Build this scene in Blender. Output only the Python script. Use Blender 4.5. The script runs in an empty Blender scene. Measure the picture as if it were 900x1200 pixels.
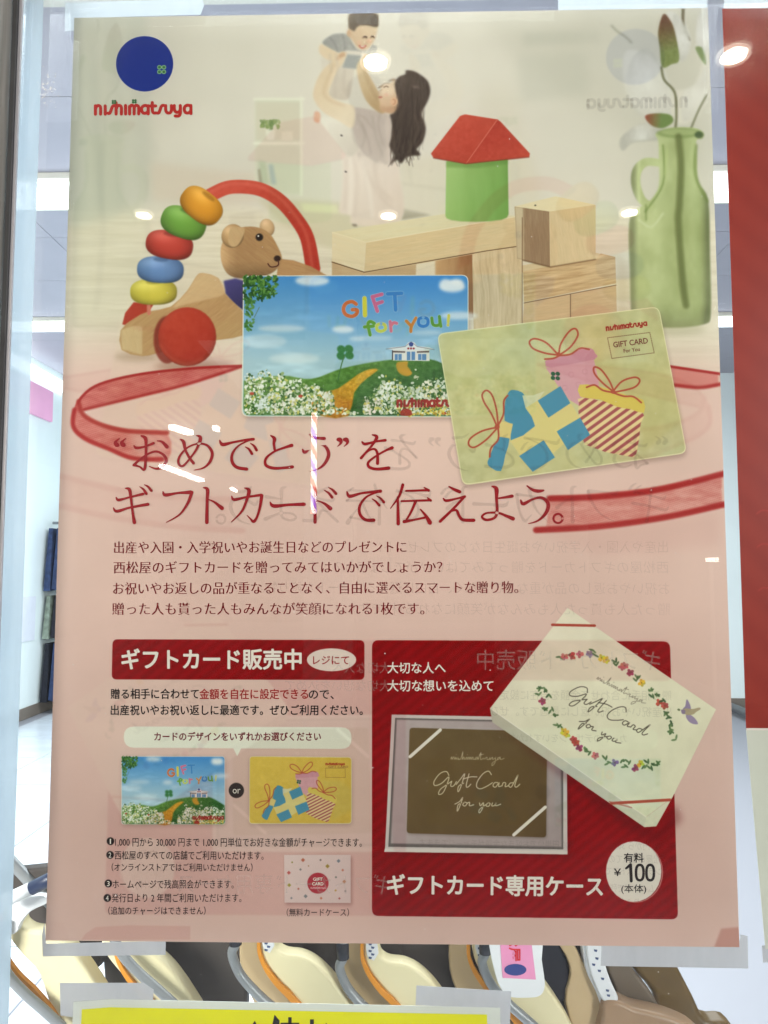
import bpy, bmesh, math, random
import numpy as np
from mathutils import Matrix, Vector
from mathutils.geometry import tessellate_polygon
random.seed(7)
sc = bpy.context.scene
COL = sc.collection

# ------------------------------------------------------------------ camera, world, exposure
ZC = 1.287                                    # height of the poster centre above the shop floor
CAM = Vector((0.00875, -0.5921, ZC - 0.0869))
PITCH, SPIN, ROLL, F = 0.07455, -0.0005, 0.02099, 900.0
RM = (Matrix.Rotation(ROLL, 3, 'Z') @ Matrix.Rotation(math.pi/2 + PITCH, 3, 'X') @ Matrix.Rotation(SPIN, 3, 'Z'))
cd = bpy.data.cameras.new('camera'); cam = bpy.data.objects.new('camera', cd); COL.objects.link(cam)
cam.matrix_world = Matrix.Translation(CAM) @ RM.to_4x4()
cd.sensor_fit = 'HORIZONTAL'; cd.sensor_width = 36; cd.lens = 36.0; cd.clip_start = 0.01; cd.clip_end = 100
sc.camera = cam
w = bpy.data.worlds.new("World"); sc.world = w; w.use_nodes = True
w.node_tree.nodes['Background'].inputs[0].default_value = (1.0, 0.99, 0.97, 1)
w.node_tree.nodes['Background'].inputs[1].default_value = 0.05
sc.view_settings.view_transform = 'Standard'; sc.view_settings.look = 'None'
sc.view_settings.exposure = 0.0; sc.view_settings.gamma = 1.0
sc.cycles.use_denoising = True; sc.cycles.max_bounces = 7; sc.cycles.diffuse_bounces = 3; sc.cycles.glossy_bounces = 3
sc.cycles.use_adaptive_sampling = True; sc.cycles.adaptive_threshold = 0.012
sc.cycles.transparent_max_bounces = 24
def area_lamp(name, loc, sx, sy, power, rot=(0, 0, 0), col=(0.93, 0.97, 1.0)):
    l = bpy.data.lights.new(name, 'AREA'); l.shape = 'RECTANGLE'; l.size = sx; l.size_y = sy; l.energy = power; l.color = col
    o = bpy.data.objects.new(name, l); o.location = loc; o.rotation_euler = rot; COL.objects.link(o); return o
for sx in (-1, 1):
    area_lamp('poster_fill_light', (sx*3.3, -3.0, 2.0), 1.8, 1.5, 96, (math.radians(80), 0, math.radians(47*sx)), (1.0, .975, .965)).data.spread = math.radians(75)  # fill lamps added on both sides, out of view, to light the poster evenly
area_lamp('shop_ceiling_light', (0, 1.6, 2.7), 4.5, 0.5, 112)
area_lamp('shop_ceiling_light', (0, 3.9, 2.7), 4.5, 0.5, 150)
area_lamp('arcade_fill_light', (0, -6.5, 2.9), 3.0, 3.0, 15, (0, 0, 0), (1, .97, .92))  # fill lamp added out of view so the mirrored pillars and floor show

# ------------------------------------------------------------------ photo geometry -> space
def ray(px, py):
    return (RM @ Vector(((px-450)/F, (600-py)/F, -1.0)))
def pt(px, py, Y=0.0):
    d = ray(px, py); t = (Y - CAM.y)/d.y
    return CAM + d*t
W_, H_ = 0.515, 0.728
S_ = 3200.0
CW, CH = int(W_*S_), int(H_*S_)
def to_canvas(px, py):
    p = pt(px, py); return ((p.x + W_/2)*S_, (ZC + H_/2 - p.z)*S_)
def homog(src, dst):
    A = []
    for (x, y), (u, v) in zip(src, dst):
        A.append([x, y, 1, 0, 0, 0, -u*x, -u*y, -u]); A.append([0, 0, 0, x, y, 1, -v*x, -v*y, -v])
    return np.linalg.svd(np.array(A, float))[2][-1].reshape(3, 3)
def ap(Hm, P):
    P = np.asarray(P, float).reshape(-1, 2)
    q = np.c_[P, np.ones(len(P))] @ Hm.T
    return q[:, :2]/q[:, 2:]
_q = [(100, 100), (800, 100), (800, 1000), (100, 1000)]
G = homog(_q, [to_canvas(*p) for p in _q]); GI = np.linalg.inv(G)

def sm(P, closed=True, n=5):
    P = np.asarray(P, float); N = len(P); out = []
    rng = range(N) if closed else range(N-1)
    for i in rng:
        if closed: a, b, c, d = P[(i-1) % N], P[i], P[(i+1) % N], P[(i+2) % N]
        else: a, b, c, d = P[max(i-1, 0)], P[i], P[i+1], P[min(i+2, N-1)]
        for k in range(n):
            t = k/n
            out.append(.5*((2*b)+(-a+c)*t+(2*a-5*b+4*c-d)*t*t+(-a+3*b-3*c+d)*t**3))
    if not closed: out.append(P[-1])
    return np.array(out)
def rrect(x0, y0, x1, y1, r, n=4):
    o = []
    for cx, cy, a in ((x1-r, y0+r, -90), (x1-r, y1-r, 0), (x0+r, y1-r, 90), (x0+r, y0+r, 180)):
        for k in range(n+1):
            t = math.radians(a+90*k/n); o.append((cx+r*math.cos(t), cy+r*math.sin(t)))
    return o
def rquad(q, r, n=4):
    """quad with rounded corners"""
    q = [np.array(p, float) for p in q]; o = []
    for i in range(4):
        a, b, c = q[i-1], q[i], q[(i+1) % 4]
        u = (a-b)/np.linalg.norm(a-b); v = (c-b)/np.linalg.norm(c-b)
        for k in range(n+1):
            t = k/n; o.append((1-t)**2*(b+u*r)+2*t*(1-t)*b+t*t*(b+v*r))
    return np.array(o)
def ell(cx, cy, rx, ry=None, rot=0, n=28):
    ry = ry or rx; c, s = math.cos(math.radians(rot)), math.sin(math.radians(rot)); o = []
    for k in range(n):
        t = 2*math.pi*k/n; x, y = rx*math.cos(t), ry*math.sin(t); o.append((cx+x*c-y*s, cy+x*s+y*c))
    return o
def sell(cx, cy, rx, ry, rot=0, p=.78, n=36):
    c, s = math.cos(math.radians(rot)), math.sin(math.radians(rot)); o = []
    for k in range(n):
        t = 2*math.pi*k/n; a, b = math.cos(t), math.sin(t); x = rx*math.copysign(abs(a)**p, a); y = ry*math.copysign(abs(b)**p, b); o.append((cx+x*c-y*s, cy+x*s+y*c))
    return o
def band(P, wd=None, smooth=5, cap=True):
    """outline of a stroke with width per point: P = [(x,y,w)]"""
    P = np.asarray([(p[0], p[1], (p[2] if len(p) > 2 else wd)) for p in P], float)
    if smooth and len(P) > 2: P = sm(P, False, smooth)
    T = np.gradient(P[:, :2], axis=0); T /= np.maximum(np.linalg.norm(T, axis=1), 1e-9)[:, None]
    N = np.c_[-T[:, 1], T[:, 0]]; h = P[:, 2:3]/2
    L = P[:, :2]+N*h; R = P[:, :2]-N*h
    out = list(L)
    if cap:
        for k in range(1, 4):
            a = math.pi*k/4; out.append(P[-1, :2]+N[-1]*h[-1]*math.cos(a)+T[-1]*h[-1]*math.sin(a))
    out += list(R[::-1])
    if cap:
        for k in range(1, 4):
            a = math.pi*k/4; out.append(P[0, :2]-N[0]*h[0]*math.cos(a)-T[0]*h[0]*math.sin(a))
    return out

# ------------------------------------------------------------------ the printed picture (ink colours of the poster)
cv = np.zeros((CH, CW, 3), np.float32)
gy, gx = np.mgrid[0:CH, 0:CW].astype(np.float32)
den = GI[2, 0]*gx+GI[2, 1]*gy+GI[2, 2]
XP = ((GI[0, 0]*gx+GI[0, 1]*gy+GI[0, 2])/den).astype(np.float32)
YP = ((GI[1, 0]*gx+GI[1, 1]*gy+GI[1, 2])/den).astype(np.float32)
del gx, gy, den
def vn(x, y, seed=0):
    x = np.asarray(x, np.float32); y = np.asarray(y, np.float32)
    xi = np.floor(x).astype(np.int64); yi = np.floor(y).astype(np.int64); fx = x-xi; fy = y-yi
    fx = fx*fx*(3-2*fx); fy = fy*fy*(3-2*fy)
    def h(a, b):
        n = (a*374761393+b*668265263+seed*1442695041) & 0xffffffff
        n = ((n ^ (n >> 13))*1274126177) & 0xffffffff
        return ((n ^ (n >> 16)) & 0xffff).astype(np.float32)/65535
    return (h(xi, yi)*(1-fx)+h(xi+1, yi)*fx)*(1-fy)+(h(xi, yi+1)*(1-fx)+h(xi+1, yi+1)*fx)*fy
def fbm(x, y, seed=0): return vn(x, y, seed)*.55+vn(x*2.1, y*2.1, seed+1)*.28+vn(x*4.3, y*4.3, seed+2)*.17
def boxblur(a, r):
    r = int(round(r))
    if r < 1: return a
    for _ in range(2):
        for ax in (0, 1):
            pad = [(0, 0)]*a.ndim; pad[ax] = (r+1, r)
            c = np.cumsum(np.pad(a, pad, mode='edge'), axis=ax, dtype=np.float64)
            n = a.shape[ax]
            a = ((np.take(c, range(2*r+1, 2*r+1+n), ax)-np.take(c, range(0, n), ax))/(2*r+1)).astype(np.float32)
    return a
CT = np.eye(3)
def rgb(c): return np.array(c, np.float32)/255
def mix(a, b, t):
    t = np.clip(t, 0, 1)
    return rgb(a)*(1-t[..., None])+rgb(b)*t[..., None]
def fill(P, col, a=1.0, blur=0.0):
    """blur in photo pixels"""
    Q = ap(G @ CT, P); br = blur*1.1*S_/1600/ (1 if CT is I3 else 1)
    m = int(br*2)+3
    x0 = max(int(Q[:, 0].min())-m, 0); x1 = min(int(Q[:, 0].max())+m+1, CW)
    y0 = max(int(Q[:, 1].min())-m, 0); y1 = min(int(Q[:, 1].max())+m+1, CH)
    if x1-x0 < 1 or y1-y0 < 1: return
    w_, h_ = x1-x0, y1-y0; SS = 4 if h_ < 900 else 2
    acc = np.zeros((h_, w_+2), np.float32)
    X = Q[:, 0]-x0; Y = Q[:, 1]-y0; X2 = np.roll(X, -1); Y2 = np.roll(Y, -1)
    lo = np.minimum(Y, Y2); hi = np.maximum(Y, Y2); dy = np.where(Y2 == Y, 1e-9, Y2-Y)
    for r in range(max(int(lo.min()*SS), 0), min(int(hi.max()*SS)+1, h_*SS)):
        ys = (r+.5)/SS; k = (lo <= ys) & (hi > ys)
        if not k.any(): continue
        xs = np.sort(X[k]+(ys-Y[k])/dy[k]*(X2[k]-X[k])); row = acc[r//SS]
        for i in range(0, len(xs)-1, 2):
            for xx, s in ((xs[i], 1.0), (xs[i+1], -1.0)):
                xx = min(max(xx, 0), w_); j = int(xx); f = xx-j
                row[j] += s*(1-f); row[j+1] += s*f
    cov = np.clip(np.cumsum(acc, axis=1)[:, :w_]/SS, 0, 1)
    if br >= 1: cov = boxblur(cov, br)
    _put(cov*a, x0, y0, x1, y1, col)
I3 = CT
def _put(al, x0, y0, x1, y1, col):
    reg = cv[y0:y1, x0:x1]
    if callable(col):
        xs, ys = XP[y0:y1, x0:x1], YP[y0:y1, x0:x1]
        if CT is not I3:
            ci = np.linalg.inv(CT); d = ci[2, 0]*xs+ci[2, 1]*ys+ci[2, 2]
            xs, ys = (ci[0, 0]*xs+ci[0, 1]*ys+ci[0, 2])/d, (ci[1, 0]*xs+ci[1, 1]*ys+ci[1, 2])/d
        c = col(xs, ys)
    else: c = rgb(col)
    reg += (c-reg)*al[..., None]
def stroke(P, wd, col, a=1.0, blur=0, smooth=5): fill(band(P, wd, smooth), col, a, blur)
def dab(x, y, rx, ry, rot, col, a=1.0):
    q = ap(G @ CT, [(x, y), (x+1, y)]); s = np.linalg.norm(q[1]-q[0]); X, Y = q[0]
    rx *= s; ry *= s; m = max(rx, ry)+2
    x0, x1, y0, y1 = max(int(X-m), 0), min(int(X+m)+1, CW), max(int(Y-m), 0), min(int(Y+m)+1, CH)
    if x1 <= x0 or y1 <= y0: return
    yy, xx = np.mgrid[y0:y1, x0:x1]; c, sn = math.cos(rot), math.sin(rot)
    u = ((xx-X)*c+(yy-Y)*sn)/rx; v = (-(xx-X)*sn+(yy-Y)*c)/ry
    al = np.clip((1-np.sqrt(u*u+v*v))*min(rx, ry)+.5, 0, 1).astype(np.float32)*a
    reg = cv[y0:y1, x0:x1]; reg += (rgb(col)-reg)*al[..., None]
def lin(c1, c2, x0, y0, x1, y1, noise=0.0, sx=.1, sy=.1, seed=1):
    L = (x1-x0)**2+(y1-y0)**2
    def f(x, y):
        c = mix(c1, c2, ((x-x0)*(x1-x0)+(y-y0)*(y1-y0))/L)
        if noise: c = c+((fbm(x*sx, y*sy, seed)-.5)*noise)[..., None]
        return c
    return f
def wood(c1, c2, ang=0, sc_=1.0, seed=0, amp=.10):
    ca, sa = math.cos(math.radians(ang)), math.sin(math.radians(ang))
    def f(x, y):
        u = x*ca+y*sa; v = -x*sa+y*ca
        n = fbm(u*.03*sc_, v*.35*sc_+2.5*vn(u*.02, v*.03, seed+9), seed)
        fine = vn(u*.12, v*1.6, seed+4)
        k1 = tuple(min(240, v*1.05+(sum(c1)/3-v)*.14) for v in c1); k2 = tuple(min(240, v*1.06+(sum(c2)/3-v)*.14) for v in c2)
        return mix(k1, k2, n*1.3-.15)+((fine-.5)*amp*.35+(n-.5)*amp)[..., None]
    return f
def ball(c, cx, cy, rx, ry, rot=0, hl=.35, dk=.35):
    cr, sr = math.cos(math.radians(rot)), math.sin(math.radians(rot))
    def f(x, y):
        u = ((x-cx)*cr+(y-cy)*sr)/rx; v = (-(x-cx)*sr+(y-cy)*cr)/ry
        r2 = np.clip(u*u+v*v, 0, 1.2); lit = np.exp(-((u+.35)**2*3+(v+.5)**2*5))
        sh = 1-dk*r2**1.5*(.5+.5*np.clip(v+.4*u+.3, -.3, 1.5))
        return np.clip(rgb(c)*sh[..., None]+hl*.5*lit[..., None], 0, 1)
    return f

# ---- sheet: soft-focus room above, pink below
def sheet(x, y):
    base = mix((204, 198, 182), (222, 216, 202), (x-90)/300)
    base = base*(1-np.clip((x-560)/270, 0, 1)[..., None])+rgb((208, 203, 188))*np.clip((x-560)/270, 0, 1)[..., None]
    n = fbm(x*.012, y*.008, 3); base = base+((n-.5)*.04)[..., None]
    fl = np.clip((y-235-(x-80)*.01)/18, 0, 1)
    pl = fbm(x*.02, y*.33, 11)
    floor = mix((214, 205, 182), (226, 218, 198), pl*1.3-.15)+((vn(x*.01, y*.12, 5)-.5)*.03)[..., None]
    base = base*(1-fl[..., None])+floor*fl[..., None]
    p = np.clip((y-355-(x-80)*.03)/95, 0, 1); p = p*p*(3-2*p)
    t = np.clip((y-430)/520, 0, 1)
    pink = mix((226, 198, 184), (212, 182, 170), t)+((fbm(x*.006, y*.006, 21)-.5)*.05)[..., None]
    return base*(1-p[..., None])+pink*p[..., None]
for r0 in range(0, CH, 400):
    cv[r0:r0+400] = sheet(XP[r0:r0+400], YP[r0:r0+400])
# curtain / wall tone shapes
fill([(80, 10), (172, 10), (176, 120), (178, 235), (80, 268)], (186, 188, 172), .5, 6)
fill([(80, 60), (110, 80), (125, 160), (150, 250), (80, 262)], (180, 183, 168), .35, 8)
for x0, x1 in ((92, 101), (112, 124), (138, 150)): fill([(x0, 15), (x1, 15), (x1+14, 255), (x0+10, 258)], (206, 204, 186), .35, 4)
fill([(176, 190), (300, 205), (300, 238), (178, 236)], (208, 190, 168), .45, 5)
fill([(560, 20), (830, 20), (830, 200), (700, 140), (600, 60)], (192, 188, 172), .35, 12)
fill([(612, 38), (700, 36), (705, 50), (614, 54)], (178, 178, 164), .35, 4)
fill([(605, 65), (690, 60), (690, 110), (610, 120)], (182, 182, 168), .30, 6)
fill([(565, 100), (600, 100), (640, 230), (560, 230)], (214, 206, 188), .4, 8)
# shelf with plant
fill([(299, 115), (354, 115), (354, 228), (299, 226)], (212, 212, 190), .9, 1.5)
for yy in (116, 168): stroke([(298, yy), (356, yy)], 3.2, (230, 228, 210), .9, 1)
stroke([(353, 114), (353, 228)], 3.2, (230, 228, 210), .9, 1)
fill([(300, 120), (351, 120), (351, 164), (300, 164)], (210, 203, 182), .8, 1.5)
fill([(300, 172), (351, 172), (351, 226), (300, 224)], (210, 208, 188), .8, 1.5)
for k in range(26): dab(random.uniform(305, 327), random.uniform(141, 153), 3, 1.8, random.uniform(0, 3), random.choice([(128, 148, 92), (150, 165, 110), (112, 134, 84)]), .7)
fill([(311, 152), (323, 152), (321, 164), (313, 164)], (225, 222, 206), .9, 1)
fill([(330, 154), (343, 154), (343, 165), (330, 165)], (222, 216, 196), .9, 1)
fill([(303, 188), (312, 190), (316, 216), (304, 218)], (176, 186, 156), .7, 2); fill([(314, 192), (320, 193), (324, 216), (318, 216)], (150, 166, 178), .5, 1.4); fill([(302, 198), (305, 198), (308, 218), (304, 218)], (132, 120, 104), .5, 1)
# soft table and rug behind the toys
fill([(300, 232), (400, 238), (470, 262), (388, 292), (372, 286), (330, 262)], (204, 196, 168), .8, 3)
fill([(352, 238), (395, 240), (398, 250), (356, 248)], (226, 226, 186), .7, 2)
fill([(472, 244), (506, 252), (470, 258)], (150, 144, 126), .8, 1.5)
# sofa
fill([(466, 190), (540, 176), (620, 182), (640, 262), (470, 248)], (216, 208, 188), .75, 5)
stroke([(470, 215), (600, 232)], 2, (196, 188, 168), .5, 2)
stroke([(478, 186), (482, 214)], 2, (196, 190, 170), .5, 2)
# ---- woman lifting a child
rnd0 = random.Random(12)
def c1(P, oy=10): return [(360+x/5.625, oy+y/5.625) for x, y in P]
SK = (224, 204, 174)
CH_body = c1([(100, 300), (150, 270), (240, 280), (330, 290), (310, 400), (295, 500), (270, 595), (200, 600), (140, 575), (150, 500), (95, 400)])
fill(sm(CH_body), lin((222, 214, 200), (206, 194, 178), 380, 60, 400, 115, .05), 1, 1)
fill(sm(c1([(100, 225), (150, 180), (200, 165), (270, 172), (300, 228), (340, 270), (400, 275), (430, 235), (462, 262), (420, 300), (230, 296), (150, 275)])), lin((160, 159, 154), (185, 182, 174), 380, 40, 440, 60, .06, .3, .3), 1, .8)
fill(sm(c1([(88, 235), (150, 262), (225, 310), (205, 352), (130, 335), (80, 290)])), SK, 1, .8)
fill(c1([(262, 300), (372, 308), (332, 398), (233, 390)]), (166, 168, 164), 1, .8)
fill(c1([(250, 275), (380, 285), (378, 310), (258, 300)]), (222, 214, 200), 1, .8)
CH_head = c1([(262, 165), (275, 120), (272, 70), (295, 36), (450, 36), (468, 70), (465, 130), (445, 205), (410, 256), (370, 274), (328, 255), (298, 212)])
fill(sm(CH_head), lin((222, 200, 170), (206, 178, 148), 445, 40, 410, 60, .03), 1, .7)
fill(sm(c1([(275, 128), (271, 70), (293, 34), (450, 34), (469, 70), (466, 118), (440, 122), (400, 112), (350, 112), (325, 128), (310, 150), (292, 140)]), n=3), lin((120, 108, 94), (100, 88, 76), 410, 15, 440, 25, .1, .5, .5), 1, .8)
fill(ell(*c1([(276, 165)])[0], 2.6, 3.6), (205, 172, 142), 1, .6)
for x, y in ((380, 195), (432, 192)): stroke(c1([(x-14, y), (x, y-6), (x+12, y+2)]), 1.2, (110, 84, 66), .9, .5)
stroke(c1([(345, 245), (362, 256), (385, 245)]), 1.7, (172, 100, 84), .9, .5)
fill(sm(c1([(382, 225), (400, 215), (402, 235)])), (196, 162, 132), .6, .6)
# skirt and blouse
SKIRT = c1([(235, 262), (340, 230), (400, 300), (470, 340), (590, 335), (612, 450), (636, 580), (626, 700), (520, 760), (390, 762), (290, 742), (282, 688), (210, 668), (225, 560), (236, 400)], 130)
fill(sm(SKIRT), lin((234, 222, 210), (216, 200, 184), 400, 180, 470, 260, .03, .1, .03), 1, 1.2)
for L in ([(330, 260), (400, 420), (480, 560), (560, 640)], [(300, 280), (330, 480), (310, 700)], [(440, 340), (470, 500), (560, 590)], [(260, 300), (255, 500), (245, 650)]):
    stroke(c1(L, 130), 2.2, (192, 172, 156), .42, 2.2)
for L in ([(285, 300), (290, 500), (280, 680)], [(360, 320), (410, 520), (430, 700)]): stroke(c1(L, 130), 3, (236, 226, 214), .6, 1.6)
fill(sm(c1([(85, 60), (170, 40), (290, 80), (320, 170), (345, 240), (290, 300), (235, 270), (170, 180)], 130)), lin((232, 226, 212), (214, 204, 190), 380, 140, 410, 180, .04), 1, 1.4)
fill(sm(c1([(300, -20), (430, -5), (545, 30), (566, 130), (552, 240), (560, 348), (470, 342), (400, 305), (340, 238), (305, 140), (292, 60)], 130)), lin((204, 190, 180), (214, 200, 188), 415, 130, 450, 190, .04, .12, .06), 1, 1)
for L in ([(330, 40), (380, 150), (360, 240)], [(430, 30), (450, 160), (500, 300)]): stroke(c1(L, 130), 1.6, (168, 156, 144), .45, 1.4)
# arms
fill(sm(c1([(325, 392), (345, 340), (385, 300), (400, 330), (390, 395), (432, 480), (482, 570), (520, 640), (500, 692), (440, 662), (385, 600), (345, 500)])), lin((222, 200, 164), (196, 168, 128), 425, 80, 440, 125, .02), 1, .9)
fill(sm(c1([(165, 345), (215, 290), (262, 290), (240, 350), (205, 400), (165, 480), (142, 548), (165, 590), (235, 622), (312, 652), (300, 785), (200, 735), (105, 682), (48, 605), (42, 540), (85, 430)])), lin((222, 202, 172), (230, 214, 188), 370, 100, 410, 130, .03), 1, 1)
stroke(c1([(235, 300), (205, 330)]), 5, (206, 166, 134), .7, 1)
fill(sm(c1([(50, 680), (85, 690), (80, 750), (45, 740)])), (220, 168, 140), .8, 1)
# woman's face and hair
WFACE = c1([(582, 470), (560, 462), (556, 490), (500, 500), (478, 515), (492, 535), (470, 556), (476, 578), (468, 600), (480, 625), (478, 655), (500, 676), (565, 690), (610, 640), (600, 540)])
fill(sm(WFACE, n=3), lin((226, 206, 178), (208, 174, 144), 445, 95, 465, 130, .02), 1, .7)
stroke(c1([(470, 522), (500, 508)]), 1.4, (120, 96, 80), .7, .5)
fill(ell(*c1([(572, 616)])[0], 3.6, 4.4), (218, 180, 150), 1, .7); stroke(c1([(566, 606), (576, 612), (572, 628)]), 1, (190, 140, 112), .7, .5)
stroke(c1([(582, 470), (560, 470), (540, 478)]), 2.2, (120, 98, 84), .6, .8); stroke(c1([(474, 582), (490, 580)]), 1.1, (180, 110, 96), .7, .5)
HAIR = c1([(650, 408), (648, 432), (605, 450), (578, 490), (582, 545), (600, 595), (605, 640), (565, 690), (545, 700), (555, 740), (560, 790), (552, 860), (542, 905), (565, 950), (575, 975), (552, 1028), (590, 996), (618, 1022), (662, 975), (742, 968), (735, 945), (722, 925), (762, 875), (781, 795), (766, 735), (748, 690), (790, 620), (811, 545), (795, 480), (752, 440), (700, 412)])
fill(sm(HAIR, n=4), lin((92, 80, 72), (74, 63, 57), 465, 80, 500, 150, .12, .5, .08), 1, .8)
for L in ([(690, 470), (740, 520), (760, 600)], [(620, 500), (640, 640), (620, 800), (600, 930)], [(680, 640), (700, 760), (680, 900)]): stroke(c1(L), 2.2, (116, 102, 92), .4, 1.4)
fill(c1([(690, 505), (735, 515), (752, 530), (700, 522)]), (150, 136, 126), .7, 1)
fill(c1([(295, 745), (330, 750), (325, 762), (300, 758)], 130), (96, 84, 74), .8, 1)
for x, y in ((400, 158.5), (405, 201)): dab(x, y, 1.5, .9, .6, (50, 46, 44), .8)
def soften(x0, y0, x1, y1, br):
    (a, b), (c, d) = ap(G, [(x0, y0), (x1, y1)]); a, b, c, d = int(max(a, 0)), int(max(b, 0)), int(min(c, CW)), int(min(d, CH))
    reg = cv[b:d, a:c]; bl = boxblur(reg.copy(), br)
    yy, xx = np.mgrid[0:d-b, 0:c-a]; e = np.clip(np.minimum(np.minimum(xx+30*(a == 0), c-a-1-xx), np.minimum(yy+30, d-b-1-yy))/12.0, 0, 1)[..., None]
    reg += (bl-reg)*e
# face, arm and cloth modelling
fill(sm(c1([(500, 505), (545, 498), (575, 520), (570, 560), (520, 580), (490, 560)])), (238, 220, 196), .55, 1.4)
fill(sm(c1([(480, 640), (520, 650), (570, 640), (600, 660), (560, 692), (500, 680)])), (190, 152, 122), .55, 1.2)
stroke(c1([(506, 520), (520, 512), (534, 518)]), 1.2, (110, 84, 70), .8, .4); stroke(c1([(498, 500), (520, 492), (540, 494)]), .9, (130, 104, 88), .6, .5)
stroke(c1([(472, 585), (484, 588), (492, 584)]), 1.4, (190, 108, 98), .8, .4); fill(ell(*c1([(520, 570)])[0], 3, 2.4), (226, 176, 154), .5, 1)
stroke(c1([(180, 370), (130, 480), (110, 560), (160, 610), (240, 640)]), 3.4, (198, 168, 134), .38, 1.6); stroke(c1([(215, 330), (180, 420), (150, 500)]), 3, (240, 222, 196), .5, 1.6)
stroke(c1([(370, 330), (380, 420), (420, 520), (470, 610)]), 2.4, (176, 146, 110), .45, 1.2)
for a_ in ([(215, 305), (222, 322)], [(226, 300), (236, 318)], [(238, 297), (250, 314)], [(385, 300), (378, 318)], [(396, 306), (388, 324)]): stroke(c1(a_), .9, (186, 148, 118), .7, .4)
stroke(c1([(345, 130), (352, 170), (362, 205)]), 1, (198, 164, 134), .3, .6); fill(ell(*c1([(408, 215)])[0], 3, 2.6), (228, 176, 150), .55, 1); fill(ell(*c1([(345, 225)])[0], 3, 2.6), (228, 180, 154), .5, 1)
stroke(c1([(372, 188), (382, 184), (394, 190)]), 1.2, (70, 52, 44), .9, .3); stroke(c1([(424, 184), (432, 182), (440, 188)]), 1.2, (70, 52, 44), .9, .3)
stroke(c1([(346, 246), (362, 260), (384, 247)]), 2.0, (196, 110, 98), .9, .3); stroke(c1([(352, 248), (364, 253), (378, 248)]), .9, (240, 232, 224), .9, .2)
for L in ([(190, 300), (200, 400), (180, 500), (190, 580)], [(250, 400), (240, 480), (250, 570)], [(150, 300), (160, 420)]): stroke(c1(L), 1.8, (190, 176, 162), .5, 1.2)
for L in ([(150, 190), (180, 230), (200, 280)], [(230, 170), (245, 220), (250, 270)], [(290, 230), (310, 262)]): stroke(c1(L), 1.4, (128, 126, 124), .55, .8)
for L in ([(330, 700), (380, 720), (430, 790)], [(480, 690), (470, 780), (500, 900)], [(360, 760), (400, 860), (420, 960)]): stroke(c1(L), 2, (178, 162, 152), .5, 1.4)
for k in range(230):                        # loose strands
    t = rnd0.random(); x = rnd0.uniform(466, 496); y0_ = rnd0.uniform(92, 120); L_ = rnd0.uniform(30, 70)
    stroke([(x, y0_), (x+rnd0.uniform(-5, 3), y0_+L_*.5), (x+rnd0.uniform(-9, 4), min(y0_+L_, 188))], .5, rnd0.choice([(104, 90, 80), (64, 54, 50), (88, 76, 68)]), .35, 0, 3)
for k in range(26):
    x = rnd0.uniform(458, 486); stroke([(x, 165), (x+rnd0.uniform(-3, 5), 178), (x+rnd0.uniform(-6, 8), rnd0.uniform(182, 196))], .7, (88, 76, 68), .6, 0, 3)
fill(ell(*c1([(572, 614)])[0], 4.2, 5), (224, 184, 152), 1, .5); stroke(c1([(566, 600), (580, 606), (578, 626), (566, 632)]), 1.1, (184, 132, 104), .8, .3); stroke(c1([(470, 556), (476, 545), (494, 534)]), 1, (196, 158, 128), .7, .4)
fill(sm(c1([(600, 480), (640, 440), (690, 440), (650, 500), (615, 560)])), (112, 98, 88), .3, 2.5)
for L in ([(705, 700), (730, 780), (700, 880), (660, 960)], [(770, 740), (768, 820), (720, 900)], [(560, 790), (575, 880), (560, 950)]): stroke(c1(L), 1.6, (124, 108, 96), .45, 1)
soften(292, 10, 532, 272, 1.2)
# ---- flower stems in the green glass jug
def c3(P): return [(600+x/3, y/3) for x, y in P]
def c6(P): return [(500+x/2.25, 220+y/2.25) for x, y in P]
fill(sm(c3([(250, 60), (340, 20), (480, 60), (520, 180), (500, 330), (420, 420), (330, 300), (250, 200)])), (206, 202, 188), .35, 5)
for LL in ([(600, 60), (610, 120), (595, 190)], [(565, 60), (575, 120), (590, 180)]): stroke(c3(LL), 1.2, (170, 164, 152), .6, 1)
fill(sm(c3([(590, 60), (625, 120), (622, 180), (600, 215), (560, 200), (540, 110), (548, 40)])), (214, 210, 202), .9, 1.2)
fill(sm(c3([(655, 60), (686, 30), (690, 170), (665, 180), (648, 140)])), (212, 206, 198), .9, 1.2)
fill(sm(c3([(400, 180), (500, 210), (560, 320), (560, 420), (480, 420), (400, 320)])), (222, 218, 206), .75, 2)
fill(sm(c3([(560, 330), (640, 300), (680, 200), (690, 330), (640, 420), (580, 430)])), (222, 216, 202), .75, 2)
fill(sm(c3([(380, 490), (430, 455), (520, 460), (540, 490), (430, 500), (388, 530)])), (178, 176, 164), .7, 1.5)
stroke(c3([(350, 90), (370, 110), (400, 130), (420, 150)]), 2.4, (140, 138, 122), .6, 1.2)
stroke(c3([(602, 30), (602, 90), (622, 140)]), 3.4, (92, 82, 58), .8, 1)
def petal(P, a=.85):
    P = sm(c3(P), n=4); cx, cy = P[:, 0].mean(), P[:, 1].mean(); rr = np.abs(P[:, 1]-cy).max()+1
    fill(P, lambda x, y: mix((230, 228, 222), (184, 180, 170), np.sqrt((x-cx)**2+(y-cy)**2)/rr*.9+(fbm(x*.15, y*.1, 81)-.5)*.5), a, 1.4)
petal([(580, 50), (618, 110), (624, 170), (604, 212), (582, 205), (575, 120), (566, 70)]); petal([(655, 60), (688, 30), (692, 170), (664, 180), (648, 140)])
petal([(470, 170), (520, 215), (552, 290), (560, 400), (520, 430), (440, 400), (400, 300), (420, 210)], .45); petal([(600, 330), (648, 290), (684, 230), (688, 320), (640, 410), (600, 420)], .4)
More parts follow.
